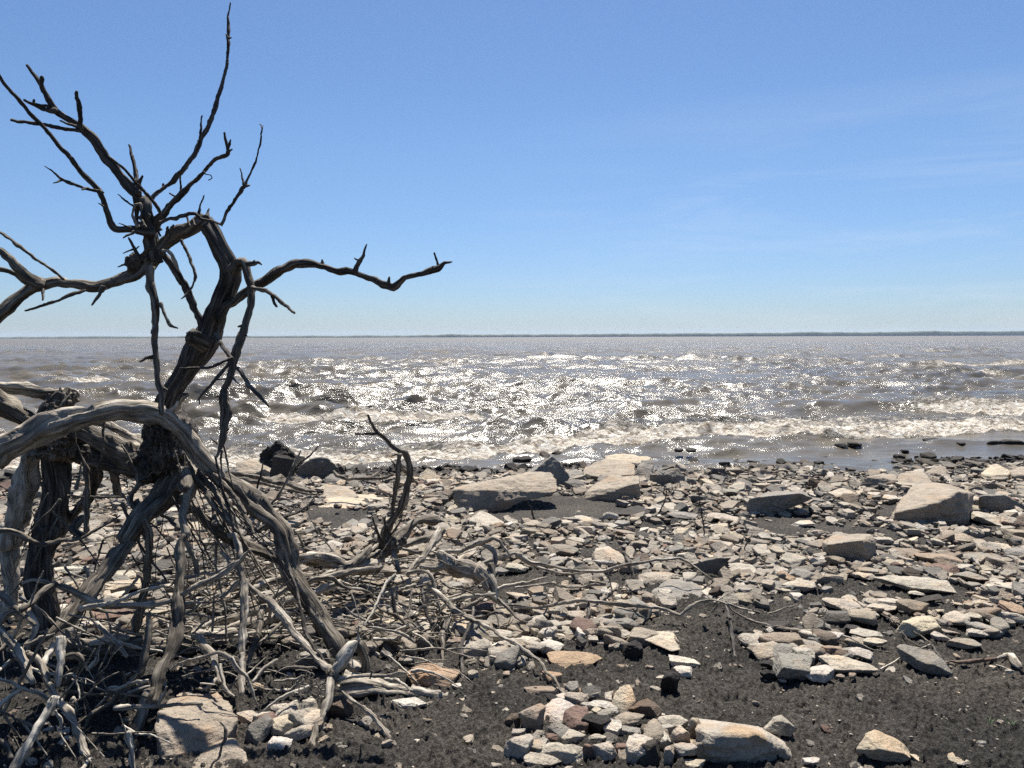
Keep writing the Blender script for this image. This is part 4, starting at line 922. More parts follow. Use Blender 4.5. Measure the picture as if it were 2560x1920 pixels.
T_('A', '955,1345,56 945,1260,50 935,1160,28 920,1080,26 892,1000,16', 3.8, 3.9, 'branch')
T_('A', '960,1290,30 975,1240,20 988,1213,12', 3.83, 3.8, 'twig', sub=True)
T_('A', '1115,1475,24 1040,1370,25 950,1270,20 850,1160,18 765,1096,13', 3.7, 3.5, 'branch')
T_('A', '1000,1560,46 948,1530,36 944,1440,42 938,1350,48 950,1290,34', 3.85, 3.85, 'branch')
T_('A', '955,1570,34 930,1520,26 915,1480,18 935,1420,16 975,1410,24 985,1455,18', 3.75, 3.75, 'branch', PALE)
many('A', '''925,1425,18 870,1390,12 812,1345,8
990,1380,60 1020,1420,50 1000,1500,60
960,1500,20 985,1530,20 1005,1570,26''', 3.8, 3.75, 'twig')
T_('A', '1015,1410,40 1060,1355,32 1150,1290,34 1240,1200,32 1340,1070,32 1400,950,32 1460,810,31 1540,600,28 1572,440,25 1582,260,23 1580,100,13 1590,15,7', 3.85, 4.3, 'branch')
many('A', '''1383,975,22 1388,880,15 1396,800,10
1580,265,18 1570,250,12 1560,236,6
1582,265,18 1602,258,6
1246,1215,12 1250,1280,14 1250,1345,16
1222,1362,14 1195,1348,12 1170,1333,10
1130,1290,20 1128,1268,12
1370,985,14 1366,970,10''', 4.0, 4.0, 'twig', sub=True)
T_('A', '1065,1560,64 1130,1480,46 1240,1360,40 1330,1265,33 1420,1190,32 1490,1100,26 1560,1070,34 1575,1050,34 1560,990,27 1547,912,16', 3.85, 3.6, 'branch')
many('A', '''1570,1060,30 1592,1042,18 1606,1028,10
1575,1030,22 1586,995,16 1596,962,12
1408,1190,18 1425,1206,12 1455,1210,9 1463,1228,7 1440,1245,7''', 3.62, 3.6, 'twig', sub=True)
T_('A', '1060,1600,72 1000,1600,56 930,1588,50 850,1580,46 790,1572,46 755,1530,40 735,1460,36 710,1380,36 685,1320,40 640,1270,30 560,1190,27 460,1060,26 350,930,25 230,810,24 120,680,22 0,535,20 -90,430,18', 3.8, 3.3, 'branch')
many('A', '''690,1325,20 600,1300,22 520,1275,20 430,1240,22 370,1190,14 305,1148,9
430,1245,18 400,1258,14 368,1266,8
610,1300,20 565,1310,9
685,1320,22 715,1330,12
715,1425,14 680,1403,5
905,1575,14 860,1560,12 820,1543,6
930,1600,24 890,1625,16 855,1648,8''', 3.55, 3.5, 'twig', sub=True)
T_('A', '1100,1540,30 1150,1515,22 1210,1508,25 1290,1480,24 1345,1478,26 1400,1520,28 1470,1530,23 1530,1548,26 1570,1460,25 1640,1360,25 1690,1285,30 1712,1235,15 1770,1110,13 1802,980,12 1810,880,9 1792,857,7', 3.7, 3.8, 'branch')
many('A', '''1685,1275,26 1672,1220,15 1660,1163,8
1690,1282,30 1724,1279,10
1530,1545,24 1534,1565,10
1370,1500,28 1382,1430,17 1408,1350,10
1425,1505,44 1436,1470,26 1447,1437,8
1310,1565,18 1300,1530,14 1290,1498,13
1345,1560,22 1330,1520,14
1808,882,8 1818,868,6''', 3.75, 3.78, 'twig', sub=True)
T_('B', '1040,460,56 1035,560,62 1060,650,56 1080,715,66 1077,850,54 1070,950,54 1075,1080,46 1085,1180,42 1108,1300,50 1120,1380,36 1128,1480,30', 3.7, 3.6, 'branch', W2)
many('B', '''1105,715,42 1120,750,30 1140,800,24 1180,865,26 1232,888,10
1065,1085,34 1010,1090,22 968,1113,12
1075,870,34 1042,915,18
1115,1290,26 1152,1310,14''', 3.65, 3.6, 'twig', W2, sub=True)
T_('B', '1125,370,50 1165,430,56 1220,520,54 1290,640,46 1340,730,46 1390,830,48 1420,900,60', 3.9, 3.95, 'branch')
T_('B', '1120,350,20 1160,355,24 1200,410,24 1225,460,20 1246,505,8', 3.8, 3.85, 'twig', PALE, sub=True)
T_('B', '1255,275,28 1300,370,24 1335,460,22 1347,530,22 1332,600,18 1295,650,22 1250,682,7', 3.8, 3.7, 'branch', W2)
T_('B', '1610,500,100 1650,440,80 1695,425,72 1722,500,62 1735,590,62 1742,680,66 1735,745,66 1700,850,60 1670,980,62 1640,1080,66 1612,1150,52 1580,1240,42 1542,1320,42 1560,1400,58 1575,1480,58 1555,1600,46', 3.85, 3.65, 'branch', W2)
T_('G', '570,320,50 600,330,52 628,430,58 618,520,50 590,650,58 568,760,50 528,895,22', 3.68, 3.6, 'branch', W2)
many('G', '''562,350,28 566,480,30 572,640,28 570,760,30
590,720,14 620,660,12 662,578,7
530,775,20 500,750,16 463,720,9
570,830,20 565,960,18 575,1050,11
590,790,18 620,950,18 660,1130,13 690,1200,10''', 3.64, 3.62, 'twig', W2, sub=True)
T_('B', '1745,605,36 1850,640,36 1920,680,31 1980,730,30 2035,782,22', 3.75, 3.6, 'branch', W2)
many('B', '''1880,655,24 1900,710,20 1918,735,14
1700,440,36 1750,440,34 1780,432,24 1806,450,8
1755,430,26 1758,415,10
1670,870,26 1645,878,12
1690,930,14 1710,940,7''', 3.7, 3.7, 'twig', BARK, sub=True)
T_('C', '120,810,78 200,720,72 320,640,76 430,570,66 530,500,66 640,448,60 750,438,60 860,452,52 970,490,50 1080,508,56 1180,542,46 1260,575,50 1320,590,52 1370,555,40 1450,520,38 1550,500,38 1650,470,40 1685,430,24 1742,423,9', 3.95, 3.75, 'branch')
many('C', '''1070,495,40 1120,400,30 1136,350,20 1158,303,7
1100,425,18 1070,400,12
1650,462,26 1630,410,18 1614,367,12
845,438,24 845,412,10
1302,585,36 1306,555,26 1310,533,16
1720,425,12 1728,440,6
505,500,14 500,487,8''', 3.8, 3.8, 'twig', sub=True)
T_('B', '1490,925,36 1540,1000,30 1590,1080,27 1612,1100,24', 3.8, 3.68, 'branch')
T_('B', '1610,1090,26 1500,1140,24 1400,1163,22 1240,1165,9', 3.66, 3.5, 'branch')
T_('B', '1600,1105,28 1500,1230,26 1430,1310,22 1358,1394,10', 3.66, 3.5, 'branch')
T_('B', '1640,1160,26 1720,1280,29 1800,1360,28 1858,1428,12', 3.66, 3.5, 'branch', W2)
many('B', '''1600,1215,20 1630,1255,14 1660,1280,6
1500,1242,14 1558,1236,10
1535,1357,16 1480,1363,5
1375,1380,12 1380,1412,6''', 3.62, 3.6, 'twig', sub=True)
T_('B', '1200,1460,50 1235,1400,34 1265,1360,24 1298,1342,14', 3.9, 3.8, 'stub', PALE)
T_('B', '1240,1400,22 1258,1345,20 1298,1338,12', 3.85, 3.8, 'stub', BARK)
# crown of roots and the great arching limb
blob('D', 1600, 760, 330, 640, 4.05, 'root_crown', BARK, 9, .2, .22)
blob('D', 1480, 930, 420, 380, 4.1, 'root_crown', BARK, 11, .25, .2)
T_('D', '-120,930,220 0,800,205 200,700,185 400,605,172 600,535,160 800,490,152 1000,468,148 1200,472,150 1400,510,165 1550,570,180 1690,690,170 1800,830,180 1950,1000,155 2080,1150,140', 3.5, 3.95, 'limb', WOOD, 1.3)
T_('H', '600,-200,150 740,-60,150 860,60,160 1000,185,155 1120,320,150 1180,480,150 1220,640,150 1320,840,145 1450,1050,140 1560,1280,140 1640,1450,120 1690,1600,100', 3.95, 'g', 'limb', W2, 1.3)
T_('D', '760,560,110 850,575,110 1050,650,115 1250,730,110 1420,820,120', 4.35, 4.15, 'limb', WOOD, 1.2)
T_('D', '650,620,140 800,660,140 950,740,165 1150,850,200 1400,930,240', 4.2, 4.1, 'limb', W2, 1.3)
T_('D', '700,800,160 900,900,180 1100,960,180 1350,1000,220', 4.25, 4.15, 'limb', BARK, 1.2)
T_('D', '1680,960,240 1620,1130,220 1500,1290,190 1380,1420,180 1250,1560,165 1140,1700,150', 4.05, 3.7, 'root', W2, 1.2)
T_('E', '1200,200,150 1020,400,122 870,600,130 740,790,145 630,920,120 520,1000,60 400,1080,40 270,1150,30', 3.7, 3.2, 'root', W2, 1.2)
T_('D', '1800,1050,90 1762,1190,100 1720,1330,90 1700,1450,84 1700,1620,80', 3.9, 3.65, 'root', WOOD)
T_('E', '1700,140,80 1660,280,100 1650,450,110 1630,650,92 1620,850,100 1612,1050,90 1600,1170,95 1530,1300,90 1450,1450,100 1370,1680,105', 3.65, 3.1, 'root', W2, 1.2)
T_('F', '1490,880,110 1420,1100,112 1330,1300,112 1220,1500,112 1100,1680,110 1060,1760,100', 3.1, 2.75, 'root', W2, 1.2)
T_('H', '180,-20,110 290,80,105 450,225,112 600,335,120 800,430,112 950,490,100 1100,560,80', 3.95, 3.9, 'root', W2, 1.2)
T_('H', '640,330,60 700,330,62 735,470,60 770,700,66 770,900,70 752,1100,70 745,1230,74 750,1400,66 745,1520,52', 3.7, 3.3, 'root', WOOD)
T_('I', '385,600,50 390,700,58 380,820,66 385,980,70', 3.3, 3.15, 'root', WOOD)
T_('G', '260,950,60 320,990,60 420,1120,62 560,1270,62 650,1430,70 720,1590,56', 3.95, 3.75, 'root', WOOD)
many('G', '''230,850,26 300,1040,38 430,1240,40 560,1420,36 725,1590,28
600,1150,30 700,1300,40 800,1460,34 860,1600,24
200,1010,80 260,1060,90 240,1200,100
420,1000,40 560,1110,46 640,1200,50 720,1310,40 790,1420,30
350,1010,36 460,1150,40 560,1330,36 690,1560,26
470,1300,20 500,1400,40 500,1520,60''', 3.9, 3.7, 'root', W2)
many('D', '''960,545,26 955,680,22 950,800,26 925,930,24 890,1010,20
690,640,12 710,780,14 760,900,22 790,1000,48 800,1200,58 797,1400,52 795,1570,50
1290,1035,60 1275,1130,60 1200,1250,50 1190,1300,46 1250,1370,48 1350,1420,50
1255,1290,44 1320,1380,50 1335,1480,56 1360,1640,50
1480,1430,36 1570,1475,42 1650,1560,46
1120,780,20 1180,880,18 1230,980,16 1260,1030,12
750,950,16 730,1080,26 700,1190,40
1300,1130,14 1430,1010,12 1500,960,10
1110,1060,12 1150,1080,20 1180,1180,10
620,1250,20 880,1265,22 1150,1262,16''', 3.9, 3.85, 'root', W2)
many('D', '''850,860,110 900,980,130 880,1120,130 845,1240,110 720,1370,90 620,1480,70
940,870,80 1045,1030,78 1080,1130,76 1090,1220,80''', 4.2, 4.35, 'root', BARK)
T_('E', '760,150,60 680,60,60 760,-40,60', 4.0, 4.1, 'root', BARK)
T_('D', '-60,1570,42 60,1580,42 200,1620,45 380,1700,42 560,1650,44 750,1640,40 900,1560,34 1050,1470,22 1110,1430,12', 3.6, 3.9, 'root', W2)
T_('E', '200,590,18 300,560,30 400,565,40 470,585,44 600,620,60 750,690,72 870,760,80 1000,790,62 1200,790,60 1400,780,66 1600,720,56 1800,620,50 2000,530,50 2150,420,44', 3.3, 3.5, 'root', WOOD)
T_('H', '540,660,50 640,610,50 750,545,46 830,455,18', 3.5, 3.5, 'root', WOOD)
T_('E', '520,590,60 420,650,64 320,740,70 190,840,66', 3.3, 3.1, 'root', W2)
T_('E', '1340,0,56 1370,150,60 1368,350,60 1350,550,60 1315,740,78 1275,900,110 1265,1020,70', 3.7, 3.75, 'root', W2)
T_('E', '1370,850,38 1365,960,50 1355,1080,60 1335,1200,60 1270,1400,62 1180,1530,70 1030,1700,60', 3.3, 3.05, 'root', W2)
T_('F', '1190,900,62 1100,1010,54 1000,1070,48 870,1150,38 760,1222,26', 3.05, 2.95, 'root', W2)
T_('F', '1320,740,30 1305,715,26 1284,690,22', 3.15, 3.1, 'twig', sub=True)
T_('F', '1480,855,30 1370,885,42 1270,920,44 1215,990,50 1225,1050,52 1280,1070,40 1400,1055,26', 3.1, 3.05, 'root', WOOD)
T_('H', '330,1240,60 370,1300,72 440,1400,80 515,1490,74 550,1580,44 570,1660,38', 3.5, 3.2, 'root', WOOD)
T_('I', '185,700,38 190,780,42 225,890,44 270,970,36 325,1000,24', 3.2, 3.1, 'root', WOOD)
T_('H', '95,1570,18 230,1485,22 400,1442,28 480,1420,34 560,1408,32 640,1440,32 690,1530,35 760,1600,32', 3.2, 3.1, 'root', WOOD)
T_('I', '290,640,30 340,720,30 430,820,32 475,930,30 500,1010,22 555,1135,10', 3.1, 3.05, 'root', WOOD)
T_('D', '1180,1260,30 1180,1320,36 1260,1380,42 1350,1430,40', 3.85, 3.9, 'root', PALE)
many('E', '''1700,170,56 1760,290,66 1815,390,56 1840,490,44
1690,520,20 1780,520,26 1880,490,20 1960,490,12
1370,610,20 1450,590,26 1560,575,20
1320,190,16 1180,250,22 1050,330,18 920,385,10''', 3.75, 3.75, 'root', WOOD)
rt = random.Random(31)
for i in range(44):
    if i < 30:
        x0, y0 = 480 + rt.uniform(-50, 70), 1160 + rt.uniform(-40, 90); x1, y1 = x0 + rt.uniform(10, 260), y0 + rt.uniform(140, 400)
    else:
        x0, y0 = rt.uniform(60, 460), rt.uniform(1230, 1420); x1, y1 = x0 + rt.uniform(-160, 160), y0 + rt.uniform(90, 300)
    w0 = rt.choice([3.5, 4, 5, 6, 8, 11]); dx_, dy_ = (x1 - x0) / 4, (y1 - y0) / 4
    T_('P', ' '.join('%.0f,%.0f,%.1f' % (x0 + dx_ * k + rt.uniform(-9, 9), y0 + dy_ * k + rt.uniform(-6, 6), w0 * (1 - .15 * k)) for k in range(5)), rt.uniform(3.8, 4.1), rt.uniform(3.6, 3.9), 'root', rt.choice([WOOD, W2, W2, BARK]), wob=.6)
# ---- the burl and stump on two legs at the left edge ----------------------------------------
begin('dead_stump', 'E', 430, 1000, None, 'burl-topped dead stump on one pale and one dark leg at the left edge', 'tree stump')
blob('D', 620, 760, 470, 330, 4.3, 'burl', W2, 21, .22, .24)
T_('D', '520,760,300 500,900,260 500,1050,245 510,1250,220 490,1450,225 450,1600,235', 4.3, 4.25, 'leg', BARK, 1.3)
T_('E', '470,60,235 440,220,225 400,380,240 375,600,250 400,800,200 430,960,170 450,1040,150', 4.25, 'g', 'leg', BARK, 1.3)
T_('D', '440,690,110 380,740,120 300,860,140 250,1000,155 225,1150,165 160,1350,170 120,1550,175 100,1700,180', 4.2, 4.3, 'leg', PALE, 1.4)
T_('E', '120,60,175 100,220,175 110,400,190 140,520,150 140,640,110 110,780,140 70,870,120', 4.3, 4.3, 'leg', PALE, 1.4)
T_('D', '-80,245,90 100,245,92 280,262,88 420,290,84 560,295,74 680,305,84 720,330,50', 4.2, 4.4, 'limb', WOOD, 1.2)
T_('D', '-80,360,190 60,420,175 200,490,150 330,540,110 430,560,80', 4.1, 4.3, 'limb', W2, 1.2)
blob('D', 540, 400, 260, 240, 4.35, 'burl', W2, 23, .4)
blob('D', 480, 480, 150, 150, 4.25, 'burl', BARK, 27, .4)
many('D', '''560,300,40 470,370,60 400,440,60 340,520,50
640,330,30 600,380,36 560,440,30
250,470,14 290,510,18 320,540,12''', 4.3, 4.25, 'twig', BARK)
# ---- crooked grey roots and sticks heaped at the lower left -----------------------------------
GL = 'driftwood heaped at the lower left'
def pile(name, c, spec, Y0, Y1, label, mat=WOOD, cat='driftwood', rough=1.0):
    return T_(c, spec, Y0, Y1, mat=mat, rough=rough, solo=(name, label, cat, GL))
pile('driftwood_root', 'F', '215,180,70 150,130,72 60,150,80 10,220,72 40,320,78 100,400,86 160,460,95 200,560,100 250,670,90 300,760,80 330,840,60', 3.3, 2.95, 'thick hooked grey root curling at the left edge')
pile('driftwood_root', 'F', '280,130,60 340,190,68 360,290,74 320,370,64 270,440,72 260,510,84 330,560,90 400,640,84 450,730,80 480,820,70 530,890,76 600,1000,84 660,1100,84 730,1220,72 785,1350,74 840,1480,70 905,1590,56', 3.25, 2.75, 'long winding pale root running down through the lower left pile')
pile('driftwood_stick', 'F', '-40,755,30 100,820,36 250,880,40 380,930,46 500,990,40', 2.9, 2.85, 'thin straight grey stick lying across the lower left pile', cat='stick')
pile('driftwood_stick', 'F', '550,955,60 500,1060,84 400,1220,92 300,1380,100 200,1540,104 110,1700,104', 2.8, 2.6, 'thick pale broken stick at the bottom left corner', cat='stick', mat=PALE)
T_('F', '505,1060,30 500,1010,24 512,960,12', 2.8, 2.78, 'stub', W2, sub=True)
pile('driftwood_stick', 'F', '605,360,76 604,480,84 590,600,80 565,720,74 545,850,60', 3.1, 3.0, 'upright pale stick with a cut top in the lower left pile', cat='stick', mat=PALE)
pile('driftwood_stick', 'F', '-30,1085,24 80,1130,30 200,1190,34 345,1255,34', 2.8, 2.8, 'slim dark stick pointing right near the bottom left corner', cat='stick', mat=W2)
pile('driftwood_stick', 'F', '-30,720,40 60,640,42 155,575,40', 2.95, 3.1, 'short lit stick slanting up at the left edge', cat='stick')
pile('driftwood_stick', 'F', '-30,1070,56 40,1010,54 110,950,50 200,870,40', 2.8, 2.9, 'pale stick slanting up below the short lit one', cat='stick', mat=PALE)
pile('driftwood_root', 'F', '540,330,26 470,350,30 400,370,30 330,410,34 250,440,38', 3.2, 3.1, 'slender forked root behind the upright pale stick')
pile('driftwood_root', 'F', '610,620,56 680,560,66 760,550,72 805,600,66 790,680,60 720,760,50 660,840,50', 3.15, 3.1, 'hook-shaped root in the dark hollow under the fallen log', mat=W2)
o_ = pile('driftwood_twig', 'F', '590,760,12 650,745,16 710,732,20 760,765,14 850,775,12 930,822,6', 3.0, 3.0, 'small pale three-armed twig in the dark hollow', cat='twig', mat=PALE)
T_('F', '712,735,14 755,800,16 775,880,16 792,985,16', 3.0, 2.95, 'twig', PALE, sub=True)
T_('F', '845,775,9 848,830,7', 3.0, 2.95, 'twig', PALE, sub=True)
pile('driftwood_stick', 'F', '550,1090,30 590,1170,36 600,1240,30 575,1300,16', 2.75, 2.75, 'short bent pale stick hanging below the winding root', cat='stick', mat=PALE)
pile('driftwood_root', 'F', '-30,520,40 60,440,50 160,400,44 240,330,40', 3.2, 3.3, 'dark root disappearing behind the hooked root', mat=W2)
pile('driftwood_stick', 'F', '430,640,50 470,540,56 520,430,50', 3.1, 3.2, 'short split stick leaning left of the upright pale stick', cat='stick', mat=PALE)
pile('driftwood_stick', 'F', '900,1560,30 860,1620,40 800,1690,40', 2.72, 2.65, 'pale stick end at the bottom edge under the winding root', cat='stick', mat=PALE)
pile('driftwood_stick', 'F', '820,1520,12 870,1570,14 900,1600,14', 2.72, 2.7, 'splintered sliver at the bottom edge', cat='stick', mat=PALE)
pile('driftwood_stick', 'F', '1540,1420,30 1500,1500,34 1440,1660,28', 2.9, 2.75, 'short pale stick at the bottom edge left of the shaded boulder', cat='stick', mat=PALE)
pile('driftwood_root', 'F', '0,1380,40 60,1440,50 120,1560,50', 2.75, 2.7, 'dark root stub at the bottom left corner', mat=BARK)
# log with its upper roots
begin('fallen_log', 'F', 1000, 520, 3.75, 'dark fallen log lying level behind the lower left pile', 'log', GL)
T_('F', '560,470,100 660,455,130 900,470,150 1150,450,150 1400,440,170 1700,450,180 1900,440,150', 3.8, 3.85, 'trunk', W2, 1.3)
T_('F', '900,420,60 1050,390,70 1180,375,66 1265,365,44', 3.65, 3.6, 'slab', PALE, 1.2)
T_('H', '300,1245,120 420,1240,90 560,1245,78 700,1238,66', 3.75, 3.8, 'trunk', WOOD, 1.2)
T_('H', '330,1215,50 450,1150,60 550,1110,72 700,1080,72 850,1040,80 1000,990,86 1150,935,80 1290,900,70', 3.9, 4.15, 'root', WOOD, 1.2)
T_('H', '400,1215,50 600,1190,80 800,1170,92 1000,1115,84 1150,1060,76 1230,1000,40', 3.85, 4.1, 'root', WOOD, 1.2)
T_('H', '830,870,50 900,810,64 1000,765,72 1170,725,72 1330,700,50', 4.3, 4.5, 'root', WOOD, 1.2)
T_('H', '960,975,56 925,1100,54 895,1240,58 845,1390,52 810,1495,30', 3.8, 3.5, 'root', W2)
T_('H', '900,1350,40 1000,1250,42 1100,1150,40 1200,1100,30', 3.6, 3.9, 'root', W2)
T_('H', '1000,950,40 1060,880,50 1150,820,54 1250,780,36', 3.9, 4.0, 'root', WOOD)
many('H', '''200,1050,24 280,1030,30 370,960,26
240,1055,16 350,1060,18 470,1085,16
500,880,12 490,1000,22 490,1110,24 485,1210,22
555,900,34 640,850,40 700,790,44 775,725,36
100,965,24 300,945,30 480,935,26 620,930,18
490,870,12 560,790,14 640,770,14 670,810,10
300,1230,18 380,1150,20 450,1110,14
200,715,26 300,715,30 400,680,30 520,690,20
120,760,14 180,690,16 240,640,12''', 3.7, 3.7, 'root', WOOD)
# ---- long thin sticks crossing in front ------------------------------------------------------
GS = 'thin sticks leaning across the view'
def stick(c, spec, Y0, Y1, label, mat=WOOD, cat='stick', group=GS):
    return T_(c, spec, Y0, Y1, mat=mat, solo=('driftwood_stick', label, cat, group))
stick('H', '560,480,38 640,550,40 720,625,40 790,730,48 880,840,52 1000,940,58 1150,1090,66 1240,1235,62 1330,1335,52 1440,1450,52 1590,1595,60', 3.75, 3.2, 'long thick stick slanting down right into the star-shaped root')
stick('H', '1190,640,24 1250,800,28 1300,1000,30 1330,1180,32 1400,1330,34 1480,1430,30 1525,1510,20', 3.65, 3.3, 'thin dark stick in front of the lower right limb of the tree', BARK)
stick('G', '820,1610,28 1000,1512,36 1200,1432,30 1350,1350,25 1422,1268,12', 4.6, 4.9, 'thin dark stick pointing up right behind the tree limb', BARK)
stick('G', '860,1590,28 960,1420,32 1100,1230,32 1200,1040,32 1240,960,28 1275,890,22 1297,835,10', 4.5, 4.7, 'slim leaning stick with a forked tip against the surf boulders')
T_('G', '1250,985,20 1380,880,17 1477,776,7', 4.65, 4.7, 'twig', BARK, sub=True)
stick('G', '770,1560,24 800,1430,24 860,1280,24 920,1100,18 948,928,8', 4.4, 4.5, 'slim dark upright stick left of the forked leaning one', BARK)
stick('G', '1185,1425,14 1230,1370,16 1285,1305,10', 4.8, 4.9, 'short dark stick standing in the rubble by the slim sticks', BARK)
stick('G', '930,1300,14 960,1220,14 985,1190,8', 4.8, 4.9, 'tiny dark stick standing left of the slim leaning stick', BARK)
T_('G', '620,1025,36 900,1090,52 1150,1140,52 1330,1190,44 1440,1215,20', 7.6, 7.0, mat=W2, solo=('driftwood_log', 'long grey driftwood pole lying behind the tree towards the surf boulders', 'driftwood', 'driftwood along the waterline'))
T_('G', '690,1090,34 900,1125,40 1100,1170,30 1300,1225,24 1450,1240,14', 7.3, 6.8, mat=W2, solo=('driftwood_log', 'thinner driftwood pole just below the long grey pole', 'driftwood', 'driftwood along the waterline'))
T_('G', '1600,1020,20 1630,1060,36 1720,1090,32 1900,1105,34 2050,1085,28 2160,1060,22', 8.4, 8.3, mat=W2, solo=('driftwood_branch', 'curved grey branch on the waterline left of the forked snag', 'driftwood', 'driftwood along the waterline'))
# ---- forked snag ----------------------------------------------------------------------------
begin('root_snag', 'J', 520, 1380, 5.0, 'forked grey snag standing up from a fan of roots left of centre', 'snag')
T_('J', '440,135,24 475,210,30 530,290,39 620,385,35 720,475,44 780,500,55 825,590,59 825,730,59 800,850,64 750,980,66 660,1110,71 590,1230,77 520,1350,92', 4.9, 4.95, 'stem', W2)
T_('J', '535,312,26 420,312,20 320,315,13', 4.9, 4.8, 'branch', BARK)
T_('J', '735,500,52 722,640,50 705,780,54 680,950,44 660,1090,34', 4.85, 4.95, 'branch', W2)
T_('J', '690,620,20 675,580,14 645,543,9', 4.85, 4.8, 'twig', BARK)
T_('J', '735,580,36 770,640,36 830,700,30 900,780,24', 4.95, 5.3, 'branch', W2)
T_('J', '720,500,24 660,514,8', 4.85, 4.85, 'twig', W2)
blob('J', 640, 1330, 260, 190, 4.95, 'root_crown', W2, 31, .3)
T_('J', '560,1370,110 680,1320,120 790,1200,92 880,1115,76 1000,1110,104 1070,1115,104', 4.95, 5.3, 'root', W2, 1.3)
T_('J', '540,1330,44 450,1395,52 350,1470,60 200,1560,60 0,1640,50 -120,1700,36', 4.9, 4.2, 'root', WOOD)
T_('J', '620,1400,84 450,1440,74 300,1490,70 150,1470,90 0,1470,92 -120,1460,90', 4.9, 4.6, 'root', W2, 1.2)
T_('J', '560,1450,120 430,1500,110 320,1560,80 200,1600,50', 4.85, 4.5, 'root', W2, 1.2)
T_('J', '640,1360,72 760,1330,74 900,1290,70 1040,1240,70 1110,1200,60', 4.9, 5.1, 'root', WOOD)
T_('J', '1120,1190,80 1070,1310,64 960,1460,66 880,1540,64 800,1620,56', 5.0, 4.5, 'root', WOOD)
T_('J', '760,1370,30 860,1400,36 940,1410,46 1060,1440,30', 4.9, 4.9, 'root', WOOD)
many('J', '''650,1300,40 620,1200,30 600,1100,22 610,1070,10
560,1320,30 520,1200,24 490,1080,16
650,1250,24 740,1120,14 760,1050,8
570,1300,26 540,1230,20 455,1160,8
600,1310,40 590,1260,34 620,1150,30''', 4.85, 4.8, 'twig', BARK)
T_('J', '680,1400,44 700,1500,48 740,1590,40', 4.8, 4.6, 'root', W2)
T_('K', '90,80,60 0,180,60 -100,260,80 -200,330,90', 4.7, 4.4, 'root', W2, 1.2)
T_('H', '1240,560,90 1330,535,92 1450,545,92 1650,590,92 1800,640,110 2000,620,120', 4.3, 4.7, 'root', WOOD, 1.3)
T_('H', '1370,760,40 1500,710,44 1650,670,50 1850,640,54 2050,620,60', 4.2, 4.5, 'root', WOOD)
T_('H', '1620,740,36 1700,800,32 1850,830,34 1920,850,30 1980,890,16', 4.2, 4.3, 'root', WOOD)
T_('H', '1350,760,34 1450,725,40 1600,725,40 1680,790,30 1760,830,26', 4.1, 4.2, 'root', W2)
T_('H', '1400,850,70 1550,800,66 1650,760,60', 4.2, 4.3, 'root', WOOD, 1.2)
# ---- fan of roots to the right ---------------------------------------------------------------
begin('driftwood_root', 'K', 1200, 520, 4.45, 'knotted pale root fan spreading long thin roots to the right over the stones', 'driftwood')
T_('J', '1050,1400,34 1180,1405,44 1300,1398,54 1400,1350,56 1500,1305,50 1590,1268,46 1650,1290,36 1690,1350,28 1745,1420,18', 4.7, 4.6, 'root', WOOD)
T_('J', '1500,1340,30 1560,1365,50 1615,1420,54 1610,1500,54 1560,1570,64 1490,1630,70', 4.65, 4.5, 'root', WOOD)
T_('J', '1080,1410,60 1150,1470,120 1220,1510,150 1330,1565,135 1420,1610,120 1500,1680,100', 4.7, 4.5, 'trunk', WOOD, 1.2)
T_('K', '1080,270,110 1140,360,100 1185,450,92 1215,540,76', 4.5, 4.4, 'trunk', WOOD, 1.2)
T_('K', '1200,215,56 1225,320,50 1200,420,52 1185,510,60', 4.5, 4.4, 'root', W2)
T_('K', '980,150,60 900,230,70 800,240,70 700,260,60 560,250,50', 4.7, 4.6, 'root', WOOD)
T_('K', '1225,490,50 1270,460,42 1340,430,35 1500,400,30 1640,368,25 1735,342,12', 4.4, 4.5, 'root', WOOD)
T_('K', '1430,440,18 1560,425,28 1740,400,28 1900,430,26 2060,432,28 2150,410,22 2210,412,12', 4.35, 4.4, 'root', WOOD)
T_('L', '60,1195,50 120,1245,42 200,1280,32 400,1300,28 560,1270,28 700,1245,26 900,1265,26 1100,1285,26 1250,1302,24 1380,1350,24 1450,1290,24 1530,1250,20 1620,1240,19 1700,1270,18 1760,1330,16 1900,1390,16 2050,1435,16 2212,1455,14', 4.4, 4.08, 'root', WOOD)
T_('O', '0,240,15 150,290,16 300,320,18 500,335,16 700,350,16 850,400,14 1000,480,12 1172,518,7', 'd', None, 'root', WOOD, lift=.035)
T_('J', '1440,1580,60 1560,1490,54 1700,1440,50 1790,1410,44 1850,1420,46', 4.7, 4.8, 'root', WOOD)
T_('L', '255,925,46 300,960,42 350,990,38 500,1010,28 700,1045,26 850,1045,26 1000,1000,22 1200,970,22 1380,955,18 1480,1010,13 1560,1070,12 1630,1130,14 1680,1220,13 1740,1280,10', 4.8, 4.9, 'root', WOOD)
T_('L', '400,1020,24 500,1050,20 620,1065,16 720,1060,8', 4.75, 4.8, 'root', WOOD)
many('L', '''1700,1270,13 1850,1312,14 1980,1340,13 2100,1300,11 2192,1274,7
1650,1265,13 1600,1330,12 1500,1380,10
1620,1265,16 1680,1220,12 1720,1195,8''', 4.35, 4.5, 'root', WOOD)
many('L', '''1500,1380,10 1470,1480,9 1455,1650,7
1085,1290,20 1020,1400,20 985,1480,21 985,1570,16
750,1270,24 740,1400,26 728,1490,20
1700,1275,20 1730,1400,28 1750,1530,28 1768,1660,20
430,1240,16 470,1230,14 490,1270,12''', 4.3, 'g', 'rootlet', BARK)
